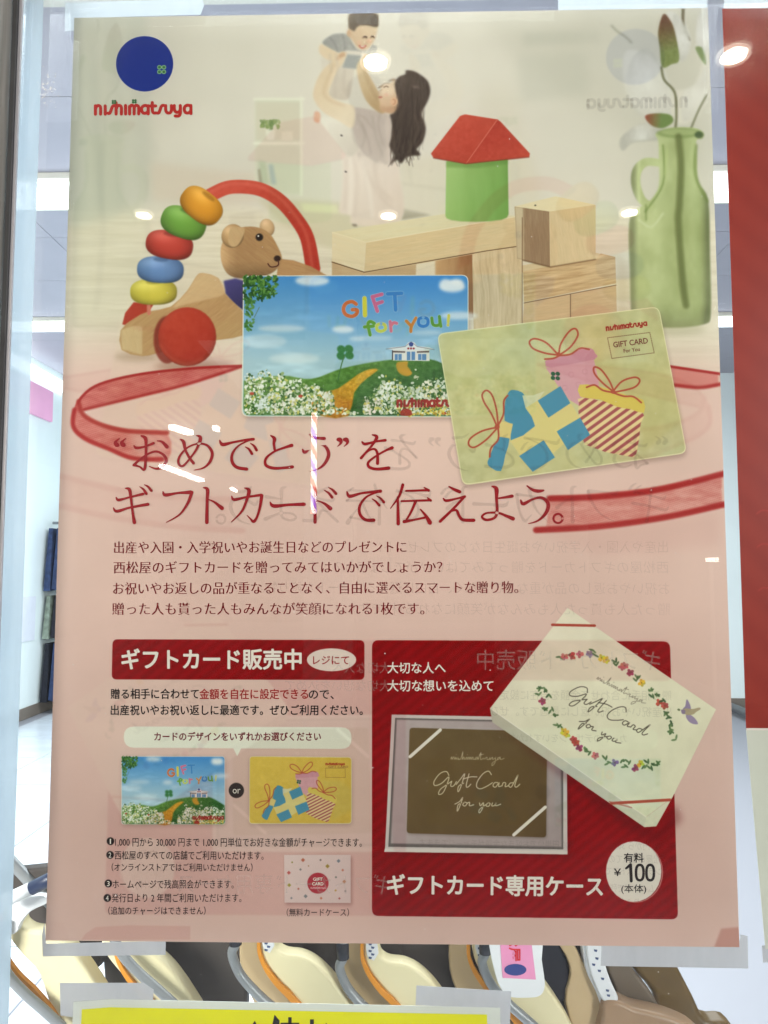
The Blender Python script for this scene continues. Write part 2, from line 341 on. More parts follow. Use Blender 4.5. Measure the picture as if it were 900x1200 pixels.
petal([(385, 485), (440, 440), (520, 430), (545, 470), (470, 492), (420, 498), (392, 528)], .7)
LEAF1 = c3([(532, 50), (555, 70), (572, 110), (588, 208), (560, 226), (528, 236), (520, 170), (514, 110)])
fill(sm(LEAF1), lin((128, 138, 84), (112, 78, 56), 785, 60, 776, 25, .08, .3, .3), 1, .9)
fill(sm(c3([(645, 170), (668, 168), (682, 210), (676, 225)])), (118, 136, 84), .9, 1)
stroke(c3([(525, 236), (535, 280), (572, 325), (578, 400), (575, 450)]), 2.6, (104, 104, 74), .9, .8)
stroke(c3([(684, 335), (655, 390), (628, 455)]), 2.2, (110, 110, 82), .85, .8)
fill(sm(c3([(468, 408), (510, 398), (556, 404), (566, 428), (530, 450), (490, 440)])), lin((150, 84, 66), (118, 138, 82), 756, 138, 775, 140), 1, .8)
def vasecol(x, y):
    u = (x-737)/94
    c = mix((184, 192, 140), (160, 172, 116), u)+((fbm(x*.05, y*.03, 31)-.5)*.14)[..., None]
    e = np.exp(-((u-.03)/.06)**2)+np.exp(-((u-.99)/.07)**2)*1.1+np.clip((y-355)/30, 0, 1)*.7
    c = c*(1-.26*np.clip(e, 0, 1.2)[..., None])
    c = c+((np.exp(-((u-.35)/.12)**2)*.05+np.exp(-((u-.8)/.08)**2)*.04)*np.clip((350-y)/60, 0, 1))[..., None]
    return c+(np.exp(-((u-.12)/.03)**2)*.07*np.clip((300-y)/60, 0, 1))[..., None]
VASE = c3([(506, 470), (560, 450), (640, 450), (674, 468), (668, 488), (648, 495), (650, 560), (655, 640), (690, 705)]) + [(832, 300), (833, 366), (825, 380), (785, 384), (748, 380), (740, 370), (738, 320), (737, 262)] + c3([(440, 735), (480, 710), (515, 655), (516, 560), (514, 495)])
fill(sm(VASE, n=4), vasecol, .93, .9)
fill(ell(783, 386, 44, 7), (150, 150, 110), .30, 4)
HANDLE = [(773, 191, 9), (757, 190, 10), (747, 199, 11), (745, 215, 11), (752, 234, 10), (764, 242, 8)]
fill(band(HANDLE), vasecol, .95, .8)
stroke([(754, 194), (749, 203), (748, 220)], 2, (196, 206, 150), .7, .8)
fill(ell(796, 156, 27, 6), (122, 142, 84), .6, 1.2); fill(ell(796, 155, 21, 3.6), (182, 190, 140), .5, 1)
fill(ell(819, 158, 5, 4), (60, 78, 50), .7, 1)
stroke([(795, 160), (798, 195), (796, 240), (795, 262), (800, 330), (804, 358)], 8, (104, 112, 66), .75, 1.2)
stroke([(777, 170), (777, 215), (756, 248)], 2.4, (112, 132, 70), .6, 1); stroke([(782, 175), (779, 205)], 2, (190, 204, 140), .6, 1)
stroke([(816, 170), (815, 205), (829, 236)], 3, (112, 130, 68), .7, 1.2)
stroke([(748, 257), (763, 266), (777, 250)], 2.6, (205, 212, 170), .7, 1); stroke([(757, 240), (757, 258)], 2, (110, 128, 70), .6, 1)
# ---- wooden building blocks
WL1, WL2 = (205, 180, 140), (186, 158, 118)
fill([(487, 300), (530, 296), (530, 330), (487, 330)], (222, 210, 184), 1, 1)
fill([(389, 303), (429, 312), (488, 304), (487, 330), (389, 330)], wood((196, 168, 128), (178, 148, 108), 0, 1, 2), 1, .5)
fill([(510, 296), (560, 288), (560, 372), (510, 372)], lin((196, 160, 118), (148, 110, 76), 512, 300, 556, 300, .06, .2, .05), 1, 1)
fill([(553, 288), (611, 282), (612, 385), (555, 386)], wood((196, 172, 134), (206, 184, 146), 90, 1, 5), 1, .4)
P_TOP = [(389, 272), (525, 250), (609, 253), (429, 285)]
fill(P_TOP, wood((216, 206, 170), (204, 190, 150), -8, 1, 7, .06), 1, .4)
P_FR = [(429, 284), (610, 253), (611, 288), (520, 304), (427, 320)]
fill(P_FR, wood((212, 190, 148), (198, 172, 128), -9, 1.2, 9), 1, .4)
P_END = [(389, 272), (429, 284), (427, 319), (389, 306)]
fill(P_END, wood((218, 204, 168), (206, 188, 150), 20, 1, 12, .05), 1, .4)
stroke([(389, 307), (427, 319), (570, 294), (611, 288)], 1.1, (96, 70, 48), .85, .4, 0)
stroke([(389, 272), (429, 284), (610, 253)], 1.0, (232, 220, 188), .7, .4, 0)
GC = [(523, 189), (595, 184), (596, 251), (594, 255), (588, 257.5), (575, 259.3), (558, 260), (540, 259.5), (529, 258), (523.5, 256), (522, 253)]
fill(GC, lin((164, 194, 124), (122, 160, 86), 524, 200, 596, 215, .05, .08, .02), 1, .5)
fill([(523, 188), (595, 182), (595, 192), (560, 197), (523, 196)], (96, 132, 66), .45, 1.5)
ROOF_L = [(505, 180), (539, 136), (545, 134), (583, 140), (546, 192), (508, 185)]
ROOF_R = [(583, 140), (587, 143), (621, 180), (620, 184), (546, 192)]
fill(ROOF_L, lin((196, 88, 70), (182, 78, 62), 520, 140, 540, 190, .06, .3, .3), 1, .5)
fill(ROOF_R, lin((176, 70, 56), (190, 82, 66), 585, 140, 600, 190, .06, .3, .3), 1, .5)
stroke([(583, 140), (546, 192)], 1.1, (206, 110, 92), .8, .4, 0); stroke([(508, 185), (546, 192), (620, 184)], 1.2, (128, 48, 38), .7, .5, 0)
SLAB = [(613, 318), (645, 312), (698, 304), (704, 297), (721, 301), (722, 332), (668, 343), (614, 354)]
fill([(606, 312), (698, 296), (722, 302), (613, 320)], wood((214, 194, 154), (200, 176, 134), -8, 1, 14), 1, .4)
fill(SLAB, wood((188, 154, 110), (206, 176, 132), -9, 1.3, 15), 1, .4)
CUBE_D = [(603, 242), (644, 247), (645, 313), (606, 303)]
CUBE_L = [(644, 247), (698, 240), (698, 304), (645, 313)]
CUBE_T = [(603, 242), (651, 230), (698, 240), (644, 248)]
fill(CUBE_D, wood((168, 142, 112), (136, 108, 80), 88, 1.6, 17, .12), 1, .4)
fill([(603, 242), (613, 243), (614, 305), (606, 303)], (214, 200, 168), .75, 1)
fill(CUBE_L, wood((212, 188, 146), (198, 172, 130), 80, .8, 18), 1, .4)
fill(CUBE_T, wood((222, 208, 170), (210, 194, 152), 10, 1, 19, .05), 1, .4)
stroke([(644, 247), (645, 313)], .9, (228, 208, 170), .7, .4, 0); stroke([(613, 305), (645, 313), (698, 304)], 1.3, (104, 76, 50), .8, .5, 0)
fill([(614, 355), (668, 345), (668, 378), (612, 386)], wood((206, 178, 138), (194, 162, 122), -8, 1, 22), 1, .4)
fill([(669, 345), (722, 334), (723, 374), (669, 378)], wood((202, 172, 132), (190, 158, 118), -8, 1, 23), 1, .4)
stroke([(614, 355), (722, 334)], 1.1, (110, 80, 54), .8, .4, 0); stroke([(668.5, 345), (668.5, 380)], 1.1, (110, 80, 54), .8, .4, 0); stroke([(612, 255), (612, 386)], 1.0, (110, 80, 54), .7, .4, 0)
fill([(722, 300), (736, 310), (738, 372), (722, 374)], (190, 168, 142), .4, 4)
dab(627, 240.5, 1.2, 1, 0, (70, 60, 50), .8)
# ---- bead-run toy with bear
fill(ell(228, 428, 46, 7), (150, 118, 100), .5, 3.5); fill(ell(160, 418, 26, 6), (160, 136, 112), .45, 3)
def c4(P): return [(x/3, 200+y/3) for x, y in P]
def c8(P): return [(240+x/5, 200+y/5) for x, y in P]
ARC = [(246, 229, 16), (266, 220, 16), (288, 219, 16), (308, 223, 16), (328, 235, 16), (346, 255, 16), (360, 279, 16.5), (367, 316, 17)]
fill(band(ARC), lin((202, 88, 70), (176, 62, 48), 290, 212, 320, 280, .05, .2, .2), 1, .6)
fill(band([(p[0]-1, p[1]-3.5, 3) for p in ARC]), (222, 122, 104), .45, 1.2)
fill(c8([(430, 515), (520, 525), (620, 560), (720, 616), (720, 640), (420, 640)]), wood((190, 148, 100), (164, 122, 78), 15, 1.2, 30), 1, .6)
fill(ell(*c8([(365, 333)])[0], 8.6, 10.5, -15), ball((206, 172, 132), 313, 266, 9, 11, 0, .2, .3), 1, .5)
HEAD = c8([(95, 520), (100, 430), (150, 365), (230, 330), (320, 335), (385, 375), (425, 440), (450, 500), (445, 545), (400, 595), (320, 625), (200, 630), (130, 600)])
bw = wood((184, 146, 100), (156, 116, 74), 35, 2.2, 33, .10)
def headcol(x, y):
    c = bw(x, y); h = np.clip((278-x)/20, 0, 1); c = c+(h*.14)[..., None]*np.array([1, .98, .9])
    return c*(1-.25*np.clip((y-306)/18, 0, 1)[..., None])
fill(sm(HEAD), headcol, 1, .6)
EAR = ell(*c8([(163, 382)])[0], 13, 14, 20)
fill(EAR, ball((196, 160, 116), 272, 276, 13, 14, 0, .25, .35), 1, .5)
fill(sm(c8([(150, 340), (200, 330), (235, 350), (190, 440), (140, 430)])), wood((204, 172, 126), (186, 150, 104), 60, 2, 35), 1, .6)
fill(ell(304, 278, 4.4), (44, 36, 32), 1, .5); fill(ell(302.8, 276.6, 1), (230, 226, 220), 1, .3)
fill(ell(325, 303, 4.0, 3.6), (52, 36, 32), 1, .5)
stroke(c8([(370, 545), (385, 563), (415, 562), (432, 550), (430, 525)]), 1.4, (84, 44, 38), 1, .4)
fill([(262, 329), (276, 326), (290, 330), (292, 368), (274, 356), (264, 344)], lin((84, 78, 132), (56, 52, 92), 265, 330, 285, 360), 1, .7)
BODY = c4([(425, 560), (470, 520), (520, 495), (600, 478), (660, 420), (690, 372), (712, 360), (768, 378), (790, 430), (830, 470), (862, 510), (856, 578), (760, 596), (560, 640), (500, 652), (428, 630)])
fill(c4([(440, 500), (470, 462), (540, 470), (520, 500), (450, 545), (430, 540)]), (176, 66, 48), 1, .6)
fill(sm(BODY, n=2), wood((196, 160, 110), (166, 126, 80), -38, 1.5, 40, .12), 1, .6)
fill(c4([(425, 560), (470, 545), (500, 548), (500, 648), (428, 628)]), wood((206, 180, 134), (190, 160, 112), 80, 1.5, 42, .08), 1, .7)
fill(sm(c4([(690, 372), (712, 360), (768, 378), (790, 430), (740, 450), (650, 470), (610, 480), (660, 420)])), wood((214, 184, 138), (196, 162, 116), -38, 1.5, 43, .08), .8, .9)
stroke([(174, 346), (174.5, 367)], 4.5, (206, 128, 108), 1, .5)
stroke([(186, 292), (187, 306)], 4.5, (226, 190, 176), 1, .5); stroke([(200, 270), (190, 312)], 8, (160, 60, 48), .8, .6)
WHEEL = ell(219.5, 394.5, 34, 34.5)
fill(ell(196, 398, 16, 28), (126, 40, 28), .8, 1)
fill(WHEEL, ball((184, 68, 46), 219, 394, 34, 34, 0, .10, .22), 1, .6)
fill(ell(221, 393, 29, 30), lin((186, 70, 46), (168, 56, 38), 200, 370, 240, 415, .05, .2, .2), .8, 1.6)
stroke([(188, 404), (199, 418), (219, 427), (238, 420)], 3, (214, 104, 80), .35, 1.4)
BEADS = [(180, 342, 28, 16, 0, (208, 194, 80)), (188, 316, 28, 16.5, 3, (106, 138, 184)), (198.5, 287, 28.5, 17.5, 10, (186, 68, 54)), (215, 261, 27.5, 19, 20, (112, 158, 66)), (236, 241, 27, 19, 38, (216, 150, 48))]
for cx, cy, rx, ry, ro, c in BEADS:
    fill(sell(cx, cy, rx*.98, ry*.95, ro), ball(c, cx, cy, rx*1.08, ry*1.08, ro, .30, .50), 1, .6)
    co_, so_ = math.cos(math.radians(ro)), math.sin(math.radians(ro))
    fill(ell(cx+so_*ry*.72, cy-co_*ry*.72, 9, 2.6, ro), tuple(int(v*.62) for v in c), .55, 1)
fill([(176, 427), (250, 428), (240, 438), (190, 440)], (160, 110, 90), .25, 4)
# ---- sheer red ribbon
RB = (160, 30, 28)
def weave(c1, c2, sd=0):
    def f(x, y):
        t = (fbm(x*.06, y*.2, 200+sd)-.5)*1.2+.5+.18*np.sin((x*.35+y)*2.6)+.12*np.sin((x-y*.3)*2.9); return mix(c1, c2, t)
    return f
fill(sm([(284, 429), (233, 431), (167, 438), (117, 450), (95, 466), (90, 482), (120, 474), (160, 466), (220, 450)], n=3), weave((212, 122, 112), (182, 70, 66)), .82, .8)
stroke([(284, 429), (233, 431), (167, 438), (117, 450), (95, 466), (87, 484)], 3.0, RB, .92, .6)
stroke([(284, 429), (220, 450), (160, 465), (98, 480)], 3.0, RB, .88, .7)
fill(sm([(92, 468), (86, 482), (84, 497), (96, 512), (130, 527), (160, 538), (196, 540), (196, 508), (150, 503), (112, 494), (94, 482)], n=3), weave((214, 128, 118), (186, 76, 70), 3), .78, 1)
fill([(150, 500), (196, 505), (196, 540), (160, 536)], (218, 178, 164), .6, 5)
stroke([(92, 470), (98, 486), (120, 498), (150, 505), (196, 507)], 5, (164, 44, 36), .8, .9)
stroke([(87, 480), (86, 500), (100, 514), (128, 526), (156, 537), (190, 538)], 5, (170, 40, 38), .9, .8)
fill([(785, 429), (842, 437), (842, 453), (790, 452)], (200, 96, 90), .6, .8)
stroke([(783, 429), (844, 438)], 3.0, RB, .9, .6, 0); stroke([(788, 451), (820, 454), (844, 450)], 4, RB, .85, .7)
fill([(644, 584), (760, 572), (846, 556), (846, 594), (740, 612), (640, 620)], weave((218, 156, 144), (190, 96, 88), 5), .72, 1)
stroke([(644, 584), (700, 582), (770, 574), (848, 555)], 7, RB, .9, .9)
stroke([(628, 621), (700, 617), (780, 606), (848, 591)], 7, RB, .92, .9)
fill([(632, 622), (846, 600), (846, 640), (700, 650)], (188, 140, 132), .18, 6)
# ---- card one
def c5b(P): return [(400+x/5.625, 310+y/5.625) for x, y in P]
def c4b(P): return [(270+x/6, 310+y/6) for x, y in P]
WORD = [([(76, 668), (76, 604)]), ([(76, 628), (88, 606), (104, 604), (115, 618), (115, 668)]), ([(150, 668), (150, 605)]), ([(170, 661), (186, 658), (204, 612), (222, 604)]),
        ([(232, 668), (232, 582)]), ([(232, 630), (244, 606), (260, 604), (272, 618), (272, 668)]), ([(304, 668), (304, 603)]), ([(334, 668), (334, 610)]), ([(334, 622), (345, 604), (358, 604), (368, 618), (368, 668)]),
        ([(368, 622), (379, 604), (392, 604), (403, 618), (403, 668)]), ([(475, 612), (450, 604), (428, 618), (426, 645), (440, 662), (462, 660), (475, 645)]), ([(475, 668), (475, 606)]),
        ([(506, 582), (506, 642), (516, 660), (534, 661)]), ([(490, 608), (532, 608)]), ([(542, 661), (556, 658), (574, 612), (592, 604)]), ([(607, 606), (607, 640), (618, 660), (640, 660), (650, 640), (650, 606)]),
        ([(672, 606), (672, 636), (684, 655), (706, 655), (716, 640)]), ([(717, 606), (717, 662), (706, 684), (678, 685)]), ([(797, 612), (772, 604), (750, 618), (748, 645), (762, 662), (784, 660), (797, 645)]), ([(797, 668), (797, 606)])]
def wordmark_strokes(A, B, wd=24):
    """baseline from A to B in photo pixels"""
    A, B = np.array(A, float), np.array(B, float); s = (B-A)/741.0; n = np.array([-s[1], s[0]])
    L = np.linalg.norm(s)
    return [[tuple(A+s*(x-67)+n*(y-668))+(wd*L,) for x, y in st] for st in WORD]
def clovers(A, B):
    A, B = np.array(A, float), np.array(B, float); s = (B-A)/741.0; n = np.array([-s[1], s[0]]); L = np.linalg.norm(s); o = []
    for cx, cy in ((150, 576), (303, 572)):
        for dx, dy in ((-9, -7), (9, -7), (-9, 8), (9, 8)): o.append((tuple(A+s*(cx+dx)+n*(cy+dy-668)), 9.5*L))
    return o
CARD1 = rquad([(285, 323), (549, 322), (549, 489), (283, 488)], 8)
CARD2 = rquad([(512, 391), (772, 359), (805, 531), (542, 569)], 9)
def skyc(x, y):
    c = mix((74, 140, 198), (166, 196, 208), (y-323)/100)
    n = fbm(x*.02, y*.06, 51); return c+((np.clip(n-.5, 0, 1))*.35*np.clip((y-340)/60, 0, 1))[..., None]
def draw_card1():
    rnd = random.Random(4)
    fill([(p[0]+1.5, p[1]+3) for p in CARD1], (120, 90, 84), .35, 2.5)
    fill(CARD1, (226, 226, 210), 1, 0)
    inner = rquad([(286, 324), (548, 323), (548, 488), (284.5, 487)], 7)
    fill(inner, skyc, 1, 0)
    for cx, cy, rx, ry, a in ((366, 329, 20, 6, .8), (530, 336, 15, 6.5, .95), (522, 333, 7, 6, .9), (535, 332, 8, 5, .9), (538, 370, 22, 4.5, .7), (402, 386, 13, 4, .85), (330, 385, 28, 4, .5), (418, 397, 9, 2.5, .6), (310, 400, 26, 8, .35), (345, 420, 30, 6, .4), (500, 390, 18, 3, .4), (440, 396, 20, 3, .4)):
        fill(ell(cx, cy, rx, ry), (232, 234, 230), a, 1.6)
    hill = [tuple(p) for p in sm([(286, 446), (330, 440), (365, 444), (400, 432), (440, 424), (480, 420), (512, 423), (547.5, 442)], False, 4)]
    fill(hill+[(548, 480), (546, 486), (541, 487.5), (293, 486.5), (287, 484), (285.3, 478)], lin((104, 146, 62), (52, 100, 44), 400, 425, 420, 480, .22, .25, .35), 1, .5)
    fill(sm(c4b([(560, 960), (640, 905), (760, 870), (900, 770), (985, 735), (1040, 740), (960, 800), (870, 900), (830, 1064), (640, 1064)]), n=2), lin((214, 168, 52), (180, 124, 30), 400, 440, 400, 488, .25, .5, .5), 1, .6)
    fill(sm(c5b([(362, 650), (400, 640), (440, 640), (436, 670), (468, 715), (440, 735), (400, 728), (370, 700)]), n=2), (198, 154, 52), 1, .5)
    # the shop on the hill
    fill(c5b([(335, 560), (580, 562), (582, 636), (338, 632)]), (226, 222, 212), 1, .2)
    fill(c5b([(296, 556), (330, 546), (420, 538), (440, 514), (460, 507), (482, 514), (500, 538), (580, 546), (612, 560), (470, 562), (340, 562)]), (222, 222, 218), 1, .2)
    stroke(c5b([(296, 557), (420, 541), (460, 508), (500, 541), (612, 561)]), .7, (88, 84, 92), .7, 0, 0)
    fill(c5b([(340, 568), (422, 572), (420, 582), (342, 580)]), (92, 74, 68), .9, .2); fill(c5b([(498, 572), (580, 568), (578, 580), (498, 582)]), (92, 74, 68), .9, .2)
    for a, b in ((352, 372), (376, 398), (432, 455), (462, 486), (506, 528), (532, 560)):
        fill(c5b([(a, 590 if a not in (432, 462) else 574), (b, 590 if a not in (432, 462) else 574), (b, 630), (a, 630)]), (92, 136, 178), 1, .15)
    fill(c5b([(334, 565), (341, 565), (341, 630), (334, 630)]), (60, 52, 58), 1, .2)
    fill(ell(*c5b([(460, 526)])[0], 2.6, 2.6), (58, 76, 138), 1, .2)
    for x in (440, 458, 476): dab(*c5b([(x, 552)])[0], 1.2, 1.2, 0, (150, 40, 40))
    # leaves top left
    for k in range(170):
        t = rnd.random(); x = 286+rnd.random()**1.2*38; y = 324+rnd.random()**1.3*(34-(x-286)*.35)
        dab(x, y, rnd.uniform(1.8, 3.6), rnd.uniform(1, 2), rnd.uniform(0, 3.1), rnd.choice([(48, 92, 40), (76, 124, 52), (104, 148, 70), (40, 76, 36)]), .9)
    for k in range(34): dab(rnd.uniform(287, 297), rnd.uniform(352, 386), rnd.uniform(1.8, 3.4), 1.4, rnd.uniform(0, 3), rnd.choice([(60, 108, 48), (92, 140, 64)]), .85)
    stroke([(298, 372), (304, 360)], .8, (92, 110, 80), .8, .2, 0)
    # clover on a stem
    for dx, dy in ((-4, -3.6), (5, -4), (-4.5, 4), (5.5, 3.4)): fill(ell(404+dx, 413+dy, 5.2, 4.6, 30), (58, 120, 62), .95, .5)
    stroke([(404, 416), (400, 428), (396, 446)], 1.4, (76, 120, 66), .9, .3)
    # blossom
    def blossom(x0, x1, top, n, sd):
        r = random.Random(sd)
        for k in range(n):
            x = r.uniform(x0, x1); y = top(x)+(488-top(x))*r.random()**.85
            if y > 485 or x < x0+2 or x > x1-1 or (y > 481 and (x < 289 or x > 544)): continue
            c = r.choice([(58, 96, 44), (88, 126, 56), (216, 220, 208), (234, 236, 228), (226, 228, 216), (190, 198, 176), (150, 172, 110), (238, 240, 234), (206, 202, 110)])
            s = r.uniform(.7, 2.3); dab(x, y, s, s*r.uniform(.55, 1), r.uniform(0, 3), c, .92)
    blossom(285, 392, lambda x: 434 + abs(x-310)*.30+3*math.sin(x*.3), 1500, 1)
    blossom(424, 547, lambda x: 452+6*math.sin(x*.12)+(8 if x < 438 else 0)-.06*(x-424), 1500, 2)
    blossom(436, 456, lambda x: 436+abs(x-450)*.8, 90, 3); blossom(481, 491, lambda x: 428+abs(x-486)*2, 40, 5)
    blossom(380, 420, lambda x: 474+abs(x-385)*.25, 120, 6)
    for x, y in ((295, 461), (352, 464), (478, 482), (500, 470), (530, 480), (520, 484)): dab(x, y, 2.6, 1.8, 0, (188, 62, 36), .9)
    for k in range(120): dab(rnd.uniform(465, 546), rnd.uniform(474, 487), rnd.uniform(.8, 2), 1.1, rnd.uniform(0, 3), rnd.choice([(206, 184, 58), (178, 140, 40), (230, 216, 110)]), .8)
    # lettering GIFT for you!
    def lt(st, c, wd=4.2):
        for s_ in st: stroke(c5b(s_), wd+1.0, (214, 218, 206), .55, .3)
        for s_ in st: stroke(c5b(s_), wd, c, 1, .15)
    lt([[(98, 262), (70, 245), (30, 258), (14, 295), (30, 330), (70, 342), (100, 325), (104, 300), (72, 298)]], (206, 112, 62))
    lt([[(153, 222), (156, 335)]], (216, 204, 70), 5)
    lt([[(204, 212), (238, 308)], [(208, 212), (268, 196)], [(222, 262), (270, 246)]], (206, 110, 140))
    lt([[(305, 194), (398, 190)], [(352, 194), (358, 300)]], (70, 134, 190), 4.6)
    lt([[(218, 388), (190, 376), (176, 395), (190, 465)], [(152, 412), (212, 406)]], (106, 158, 62), 3.8)
    lt([[(262, 390), (236, 400), (236, 430), (262, 440), (290, 425), (286, 398), (262, 390)]], (196, 204, 92), 3.6)
    lt([[(322, 376), (328, 440)], [(328, 402), (345, 384), (365, 388)]], (210, 120, 140), 3.6)
    lt([[(428, 372), (462, 408)], [(492, 352), (462, 408), (458, 442)]], (202, 132, 64), 3.6)
    lt([[(540, 348), (512, 360), (512, 395), (540, 408), (568, 395), (568, 360), (540, 348)]], (66, 128, 186), 3.8)
    lt([[(596, 352), (604, 395), (632, 402), (650, 388), (646, 342)], [(648, 370), (656, 408)]], (100, 150, 62), 3.6)
    lt([[(708, 335), (704, 380)], [(703, 396), (703, 400)]], (210, 200, 90), 3.2)
    A, B = c5b([(366, 936)])[0], (526, 477)
    for s_ in wordmark_strokes(A, (A[0]+61.5*1.30, A[1]-.3), 26): stroke(s_, None, (156, 38, 32), 1, .1)
    fill(sm([(469, 484), (472, 479), (479, 479), (483, 484), (481, 487), (470, 487)], n=2), (160, 48, 36), .9, .3)
def bgcard2(x, y):
    n = fbm(x*.08, y*.08, 61); m = fbm(x*.02, y*.015, 62)
    return mix((202, 196, 140), (190, 192, 148), m*1.6-.3)+((n-.5)*.09)[..., None]
def k6(P): return [(540+x/6, 370+y/6) for x, y in P]
def k7(P): return [(640+x/5.294, 360+y/5.294) for x, y in P]
BLUE = (84, 146, 172); BOW = (178, 88, 66)
def draw_card2(bg=bgcard2):
    fill([(p[0]+1.0, p[1]+4) for p in CARD2], (112, 90, 80), .38, 2.8)
    fill(CARD2, (226, 222, 178), 1, 0)
    q = [np.array(p) for p in [(513.2, 392), (771.3, 360.2), (803.6, 530), (543, 567.4)]]
    fill(rquad(q, 8), bg, 1, .2)
    fill(k7([(300, 360), (620, 340), (760, 420), (850, 700), (600, 900), (590, 640)]), (182, 176, 112), .28, 2)
    fill(sm(k7([(-5, 345), (0, 330), (80, 300), (150, 300), (215, 256), (280, 256), (303, 285), (300, 325), (30, 378)]), n=2), (200, 146, 158), 1, .2)
    fill(k7([(-5, 372), (30, 376), (296, 326), (325, 450), (330, 560), (205, 612), (120, 560), (40, 440)]), (210, 162, 168), 1, .2)
    for x, y in ((155, 418), (115, 500), (240, 400), (200, 480)): fill(band(ell(*k7([(x, y)])[0], 3, 3, 0, 12)+[k7([(x, y)])[0]][:0], .8, 0), (192, 138, 148), .6, .2)
    ST = k7([(204, 600), (230, 560), (585, 640), (586, 720), (560, 905), (505, 924), (240, 852), (202, 680)])
    def stripes(x, y):
        a = math.radians(-36); v = (x*math.sin(-a)+y*math.cos(a)); ph = np.abs(((v/7.7) % 1)-.5)*2
        t = np.clip((ph-.48)*8+.5, 0, 1); return mix((166, 92, 92), (226, 206, 152), t)
    fill(sm(ST, n=2), stripes, 1, .2)
    fill(sm(k7([(208, 480), (330, 492), (420, 520), (520, 552), (602, 575), (606, 655), (520, 632), (440, 618), (330, 572), (212, 556)]), n=2), (214, 194, 98), 1, .2)
    # blue parcel with cream bands, lid tipped open
    fill(k6([(452, 648), (545, 592), (700, 494), (870, 775), (500, 1097), (345, 880)]), (218, 204, 136), 1, .2)
    fill(sm(k6([(340, 532), (372, 522), (432, 540), (470, 600), (455, 650), (522, 775), (350, 876), (364, 762), (308, 738), (312, 600)]), n=2), BLUE, 1, .25)
    fill(k6([(432, 560), (505, 560), (590, 530), (545, 592), (455, 650)]), (214, 212, 176), .9, .4)
    fill(k6([(540, 597), (700, 494), (770, 615), (616, 717)]), BLUE, 1, .2)
    fill(k6([(410, 986), (582, 875), (662, 996), (505, 1097)]), BLUE, 1, .2)
    fill(k7([(65, 770), (210, 685), (272, 792), (135, 886)]), BLUE, 1, .2)
    fill(sm(k6([(268, 852), (342, 866), (312, 980), (282, 1092), (215, 1070), (188, 1040), (200, 995)]), n=2), BLUE, 1, .25)
    fill(k6([(278, 742), (366, 760), (346, 862), (268, 850)]), (218, 200, 132), 1, .2)
    for L in ([(255, 780), (215, 690), (165, 610), (150, 555), (180, 525), (220, 560), (250, 660), (262, 775)], [(252, 785), (150, 810), (70, 860), (55, 905), (95, 925), (180, 870), (255, 790)], [(330, 560), (302, 600), (300, 690), (262, 770)], [(262, 790), (262, 870), (212, 930), (203, 992)],
              [(680, 270), (600, 190), (520, 162), (482, 185), (510, 232), (600, 265), (680, 275)], [(690, 270), (702, 200), (760, 112), (806, 92), (822, 140), (770, 220), (695, 275)], [(590, 305), (650, 300), (690, 282)]):
        stroke(k6(L), 2.1, BOW, 1, .2)
    for L in ([(75, 300), (150, 292), (210, 255), (266, 262)], [(412, 520), (350, 470), (300, 412), (298, 372), (340, 388), (390, 455), (418, 518)], [(415, 522), (470, 460), (550, 435), (580, 458), (540, 500), (420, 528)], [(250, 497), (300, 483), (350, 515), (410, 528)], [(415, 530), (480, 552), (540, 555), (590, 592)]):
        stroke(k7(L), 2.1, BOW, 1, .2)
    fill(ell(*k6([(255, 780)])[0], 3, 3), BOW); fill(ell(*k6([(685, 272)])[0], 2.6, 2.6), BOW); fill(ell(*k7([(415, 524)])[0], 2.6, 2.6), BOW)
    for dx, dy in ((-15, -12), (14, -12), (-16, 14), (14, 16)): fill(ell(*k7([(58+dx, 425+dy)])[0], 2.7, 2.3, 30), (44, 96, 66), 1, .1)
    a, b, c, d = k7([(380, 190), (642, 157), (670, 283), (407, 318)])
    for p, q_ in ((a, b), (b, c), (c, d), (d, a)):
        p, q_ = np.array(p), np.array(q_); n = int(np.linalg.norm(q_-p)/2.1)
        for k in range(n): stroke([p+(q_-p)*k/n, p+(q_-p)*(k+.55)/n], .8, (110, 72, 52), .9, 0, 0)
    A, B = k7([(372, 146), (616, 112)])
    for s_ in wordmark_strokes(A, (A[0]+48.2, A[1]-6.2), 24): stroke(s_, None, (158, 44, 34), 1, .1)
draw_card1(); draw_card2()
CT = homog([(285, 323), (549, 322), (549, 489), (283, 488)], [(142.5, 886), (263.5, 886), (264, 966), (142, 966)]); draw_card1()
CT = homog([(512, 391), (772, 359), (805, 531), (542, 569)], [(292.5, 886), (412, 887), (412, 965), (292, 965)]); draw_card2(lin((218, 190, 88), (206, 176, 80), 520, 390, 800, 540, .05, .1, .1))
CT = I3
# ---- red panels
def redp(x, y):
    v = (x*.62+y*.78); s = .5+.5*np.sin(v*2*math.pi/11.0)
    c = mix((136, 2, 8), (150, 8, 14), s); return c+((fbm(x*.01, y*.01, 70)-.5)*.05)[..., None]
PAN1 = rquad([(132, 749), (427, 750), (427, 796.5), (131, 796)], 6)
PAN2 = rquad([(436, 750), (785, 751.5), (794.5, 1077), (436, 1073)], 8)
fill(PAN1, redp); fill(PAN2, redp)
PILL_OVAL = ell(388.5, 773, 29, 13.5); fill(PILL_OVAL, (226, 222, 206))
PILL = rquad([(145, 851), (412, 852), (412, 877.5), (145, 876)], 12.5)
fill([(271, 872), (285, 872), (278, 886)], (224, 224, 206)); fill(PILL, (224, 224, 206))
DOT = ell(277, 926, 9); fill(DOT, (62, 52, 50))
